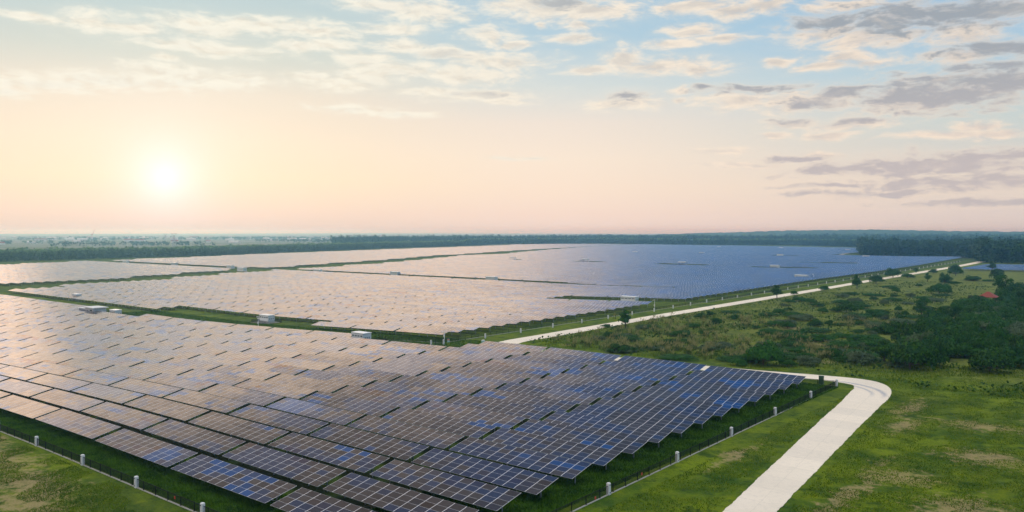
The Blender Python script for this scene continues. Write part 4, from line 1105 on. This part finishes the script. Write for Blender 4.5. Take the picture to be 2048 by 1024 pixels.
# taller pines behind, from the middle of the left strip to the right
TP = np.array([(-1520, 1180), (-1590, 1420), (-1600, 1800), (-1500, 2250), (-1150, 2260), (-800, 2330), (-600, 2300), (-300, 2150), (100, 2200), (500, 2300)], float)
P5 = along(TP, 9, 0, 90, fr_, 10); forest('forest', P5, 20, 5.2, 30, 2.0, M['leaf_forest'], 'taller dark pines rising behind the plantation', 35)
P6 = along(TP[3:], 20, 100, 620, fr_, 24); forest('forest', P6, 17, 13, 22, 4.4, M['canopy'], 'broad pale canopy beyond the tall pines', 36)
TP2 = np.array([(-1250, 3200), (-900, 3250), (-500, 3200), (0, 3050), (600, 3100)], float)
P7 = along(TP2, 16, 0, 160, fr_, 18); forest('forest', P7, 22, 9, 22, 3.6, M['leaf_forest'], 'far dark forest belt across the right horizon', 37)
P8 = along(TP2, 34, 200, 1300, fr_, 42); forest('forest', P8, 17, 24, 18, 8.5, M['canopy'], 'far pale canopy below the right horizon', 38)
# forest patch at the right
PE = np.array([(-395, 1330), (-372, 1260), (-345, 1172), (-225, 1117), (-185, 1060)], float)
PE2 = np.array([(-176, 1000), (-150, 890), (-117, 872), (0, 868), (180, 880)], float)
P9 = along(PE, 5.5, 0, 60, fr_, 5.5); P9b = along(PE2, 5.5, 0, 60, fr_, 5.5)
forest('forest', np.concatenate([P9, P9b]), 19, 3.8, 60, 1.25, M['leaf_forest'], 'tall dark eucalyptus wood closing the right side of the solar rows', 39)
P10 = along(PE, 9, 62, 330, fr_, 10); P10b = along(PE2, 9, 62, 480, fr_, 10)
forest('forest', np.concatenate([P10, P10b]), 18.5, 6.0, 26, 2.0, M['leaf_forest'], 'canopy of the eucalyptus wood at the right', 40)

# wooded hill on the right horizon
def hill(name, pts, hgt, wd, mat_):
    pts = np.array(pts, float); n_ = 160; t = np.linspace(0, len(pts) - 1, n_); cx_ = np.interp(t, range(len(pts)), pts[:, 0]); cy_ = np.interp(t, range(len(pts)), pts[:, 1])
    prof = np.interp(t, range(len(pts)), hgt); V = []; rw = 18
    for a_ in range(rw):
        s = (a_ / (rw - 1)) * 2 - 1; k_ = np.cos(s * math.pi / 2) ** 2
        dirn = np.column_stack([cx_, cy_]); dirn /= np.linalg.norm(dirn, axis=1)[:, None]
        p_ = np.column_stack([cx_, cy_]) + dirn * s * wd
        z = T(p_[:, 0]) - 1.5 + prof * k_ + (np.random.default_rng(a_).uniform(0, 5.0, n_) if 0 < a_ < rw - 1 else 0)
        V.append(np.column_stack([p_, z]))
    V = np.concatenate(V); i_, j_ = np.meshgrid(np.arange(n_ - 1), np.arange(rw - 1)); q_ = (j_ * n_ + i_).ravel()
    return tag(link(name, mesh_np(name, V, np.stack([q_, q_ + 1, q_ + n_ + 1, q_ + n_], 1), 4, mat_)), kind='structure')
M['hill'] = simple('wooded_hillside', (.045, .085, .035), .95, .05, var=.6, scale=.03)
hill('hills', [(-2300, 3500), (-1900, 3750), (-1500, 3950), (-1180, 4050), (-800, 4150), (-300, 4200), (400, 4250), (1400, 4300)], [8, 24, 38, 42, 34, 30, 27, 26], 420, M['hill'])


# ------------------------------------------------------------------ far plain: tree belts, town, pylons
tr = np.random.default_rng(55)
bl = []
for _ in range(50):
    a_ = R(tr.uniform(-76, -42)); r_ = tr.uniform(1900, 5200); ln_ = tr.uniform(60, 380); th = tr.uniform(-.4, .4) + a_ + math.pi / 2
    k_ = int(ln_ / 9); s = tr.uniform(-ln_ / 2, ln_ / 2, k_)
    c0 = np.array([math.sin(a_) * r_, math.cos(a_) * r_]); dd = np.array([math.sin(th), math.cos(th)])
    bl.append(c0 + s[:, None] * dd + tr.normal(0, 9, (k_, 2)))
bl = np.concatenate(bl); Pz = np.column_stack([bl, T(bl[:, 0])])
forest('far_tree_belts', Pz, 9, 6.5, 16, 2.4, M['leaf_forest'], 'hazy belts of trees on the plain beyond the forest', 41)
tn = random.Random(9)
for i_ in range(70):
    a_ = R(tn.uniform(-74, -46)); r_ = tn.uniform(2400, 5200)
    x, y = math.sin(a_) * r_, math.cos(a_) * r_; wd, dp, ht = tn.uniform(12, 38), tn.uniform(8, 14), tn.uniform(4, 9)
    e_ = link('town_house', None, loc=(x, y, zt(x)), rot=(0, 0, -a_ + tn.uniform(-.5, .5))); b = MB(); b.box(-wd / 2, -dp / 2, -.5, wd / 2, dp / 2, ht); link('wall', b.mesh('wall', [M['far_wall']]), e_)
    b = MB(); b.quadmesh([(-wd / 2 - .4, -dp / 2 - .4, ht), (wd / 2 + .4, -dp / 2 - .4, ht), (wd / 2 + .4, dp / 2 + .4, ht), (-wd / 2 - .4, dp / 2 + .4, ht), (-wd / 2 - .4, -.2, ht + 3), (wd / 2 + .4, -.2, ht + 3), (wd / 2 + .4, .2, ht + 3), (-wd / 2 - .4, .2, ht + 3)], MB.BF)
    link('roof', b.mesh('roof', [M['red_tile'] if tn.random() < .35 else M['far_wall']]), e_)
    tag(e_, 'tiny pale building of the hazy town beyond the left forest', 'building', 'buildings of the hazy town')
def pylon(x, y, h, label):
    e_ = link('pylon', None, loc=(x, y, zt(x)), rot=(0, 0, R(55))); b = MB(); w0 = h * .10
    lv = [0, .25, .45, .62, .76, .88]
    wd = lambda t: w0 * (1 - t) * .9 + .7
    for a_, c_ in zip(lv[:-1], lv[1:]):
        for sx, sy in ((-1, -1), (1, -1), (1, 1), (-1, 1)):
            b.bar((sx * wd(a_), sy * wd(a_), a_ * h), (sx * wd(c_), sy * wd(c_), c_ * h), .22)
        for s in (-1, 1):
            b.bar((-wd(a_), s * wd(a_), a_ * h), (wd(c_), s * wd(c_), c_ * h), .12); b.bar((wd(a_), s * wd(a_), a_ * h), (-wd(c_), s * wd(c_), c_ * h), .12)
    link('lattice_tower', b.mesh('lattice_tower', [M['steel']]), e_)
    b = MB(); t = .88 * h
    b.bar((-.8, 0, t), (-4.2, 0, h), .2); b.bar((.8, 0, t), (4.2, 0, h), .2); b.bar((-5.5, 0, h), (5.5, 0, h), .25); b.bar((-4.2, 0, t - 1), (4.2, 0, t - 1), .2); b.bar((-4.2, 0, t - 1), (-4.2, 0, h), .15); b.bar((4.2, 0, t - 1), (4.2, 0, h), .15)
    link('cross_arm', b.mesh('cross_arm', [M['steel']]), e_); tag(e_, label, 'pylon')
ap, _ = px_azel(348, 480); pylon(math.sin(R(ap)) * 1750, math.cos(R(ap)) * 1750, 29, 'grey lattice pylon rising from the hazy plain behind the left forest')
ap, _ = px_azel(331, 480); pylon(math.sin(R(ap)) * 2700, math.cos(R(ap)) * 2700, 26, 'fainter second pylon left of the main pylon in the haze')
ap, _ = px_azel(184, 480)
e_ = link('tower_crane', None, loc=(math.sin(R(ap)) * 3000, math.cos(R(ap)) * 3000, zt(-2000)), rot=(0, 0, R(60))); b = MB(); b.bar((0, 0, 0), (0, 0, 26), .7); link('mast', b.mesh('mast', [M['steel']]), e_)
b = MB(); b.bar((0, 0, 20), (9, 0, 42), .5); b.bar((0, 0, 24), (-4, 0, 24), .5); link('jib', b.mesh('jib', [M['red_sign']]), e_); tag(e_, 'faint red crane jib in the haze at far left', 'crane')

# ------------------------------------------------------------------ haze
b = MB(); b.box(-9600, -700, -6, 3400, 9400, 49)
m, n, out = mat('haze'); v = n.add('ShaderNodeVolumePrincipled'); v.inputs['Color'].default_value = (.28, .63, 1.0, 1); v.inputs['Absorption Color'].default_value = (1, 1, 1, 1); v.inputs['Density'].default_value = .00023; v.inputs['Anisotropy'].default_value = .72
n.l.new(v.outputs[0], out.inputs['Volume'])
tag(link('haze', b.mesh('haze', [m])), kind='stuff')
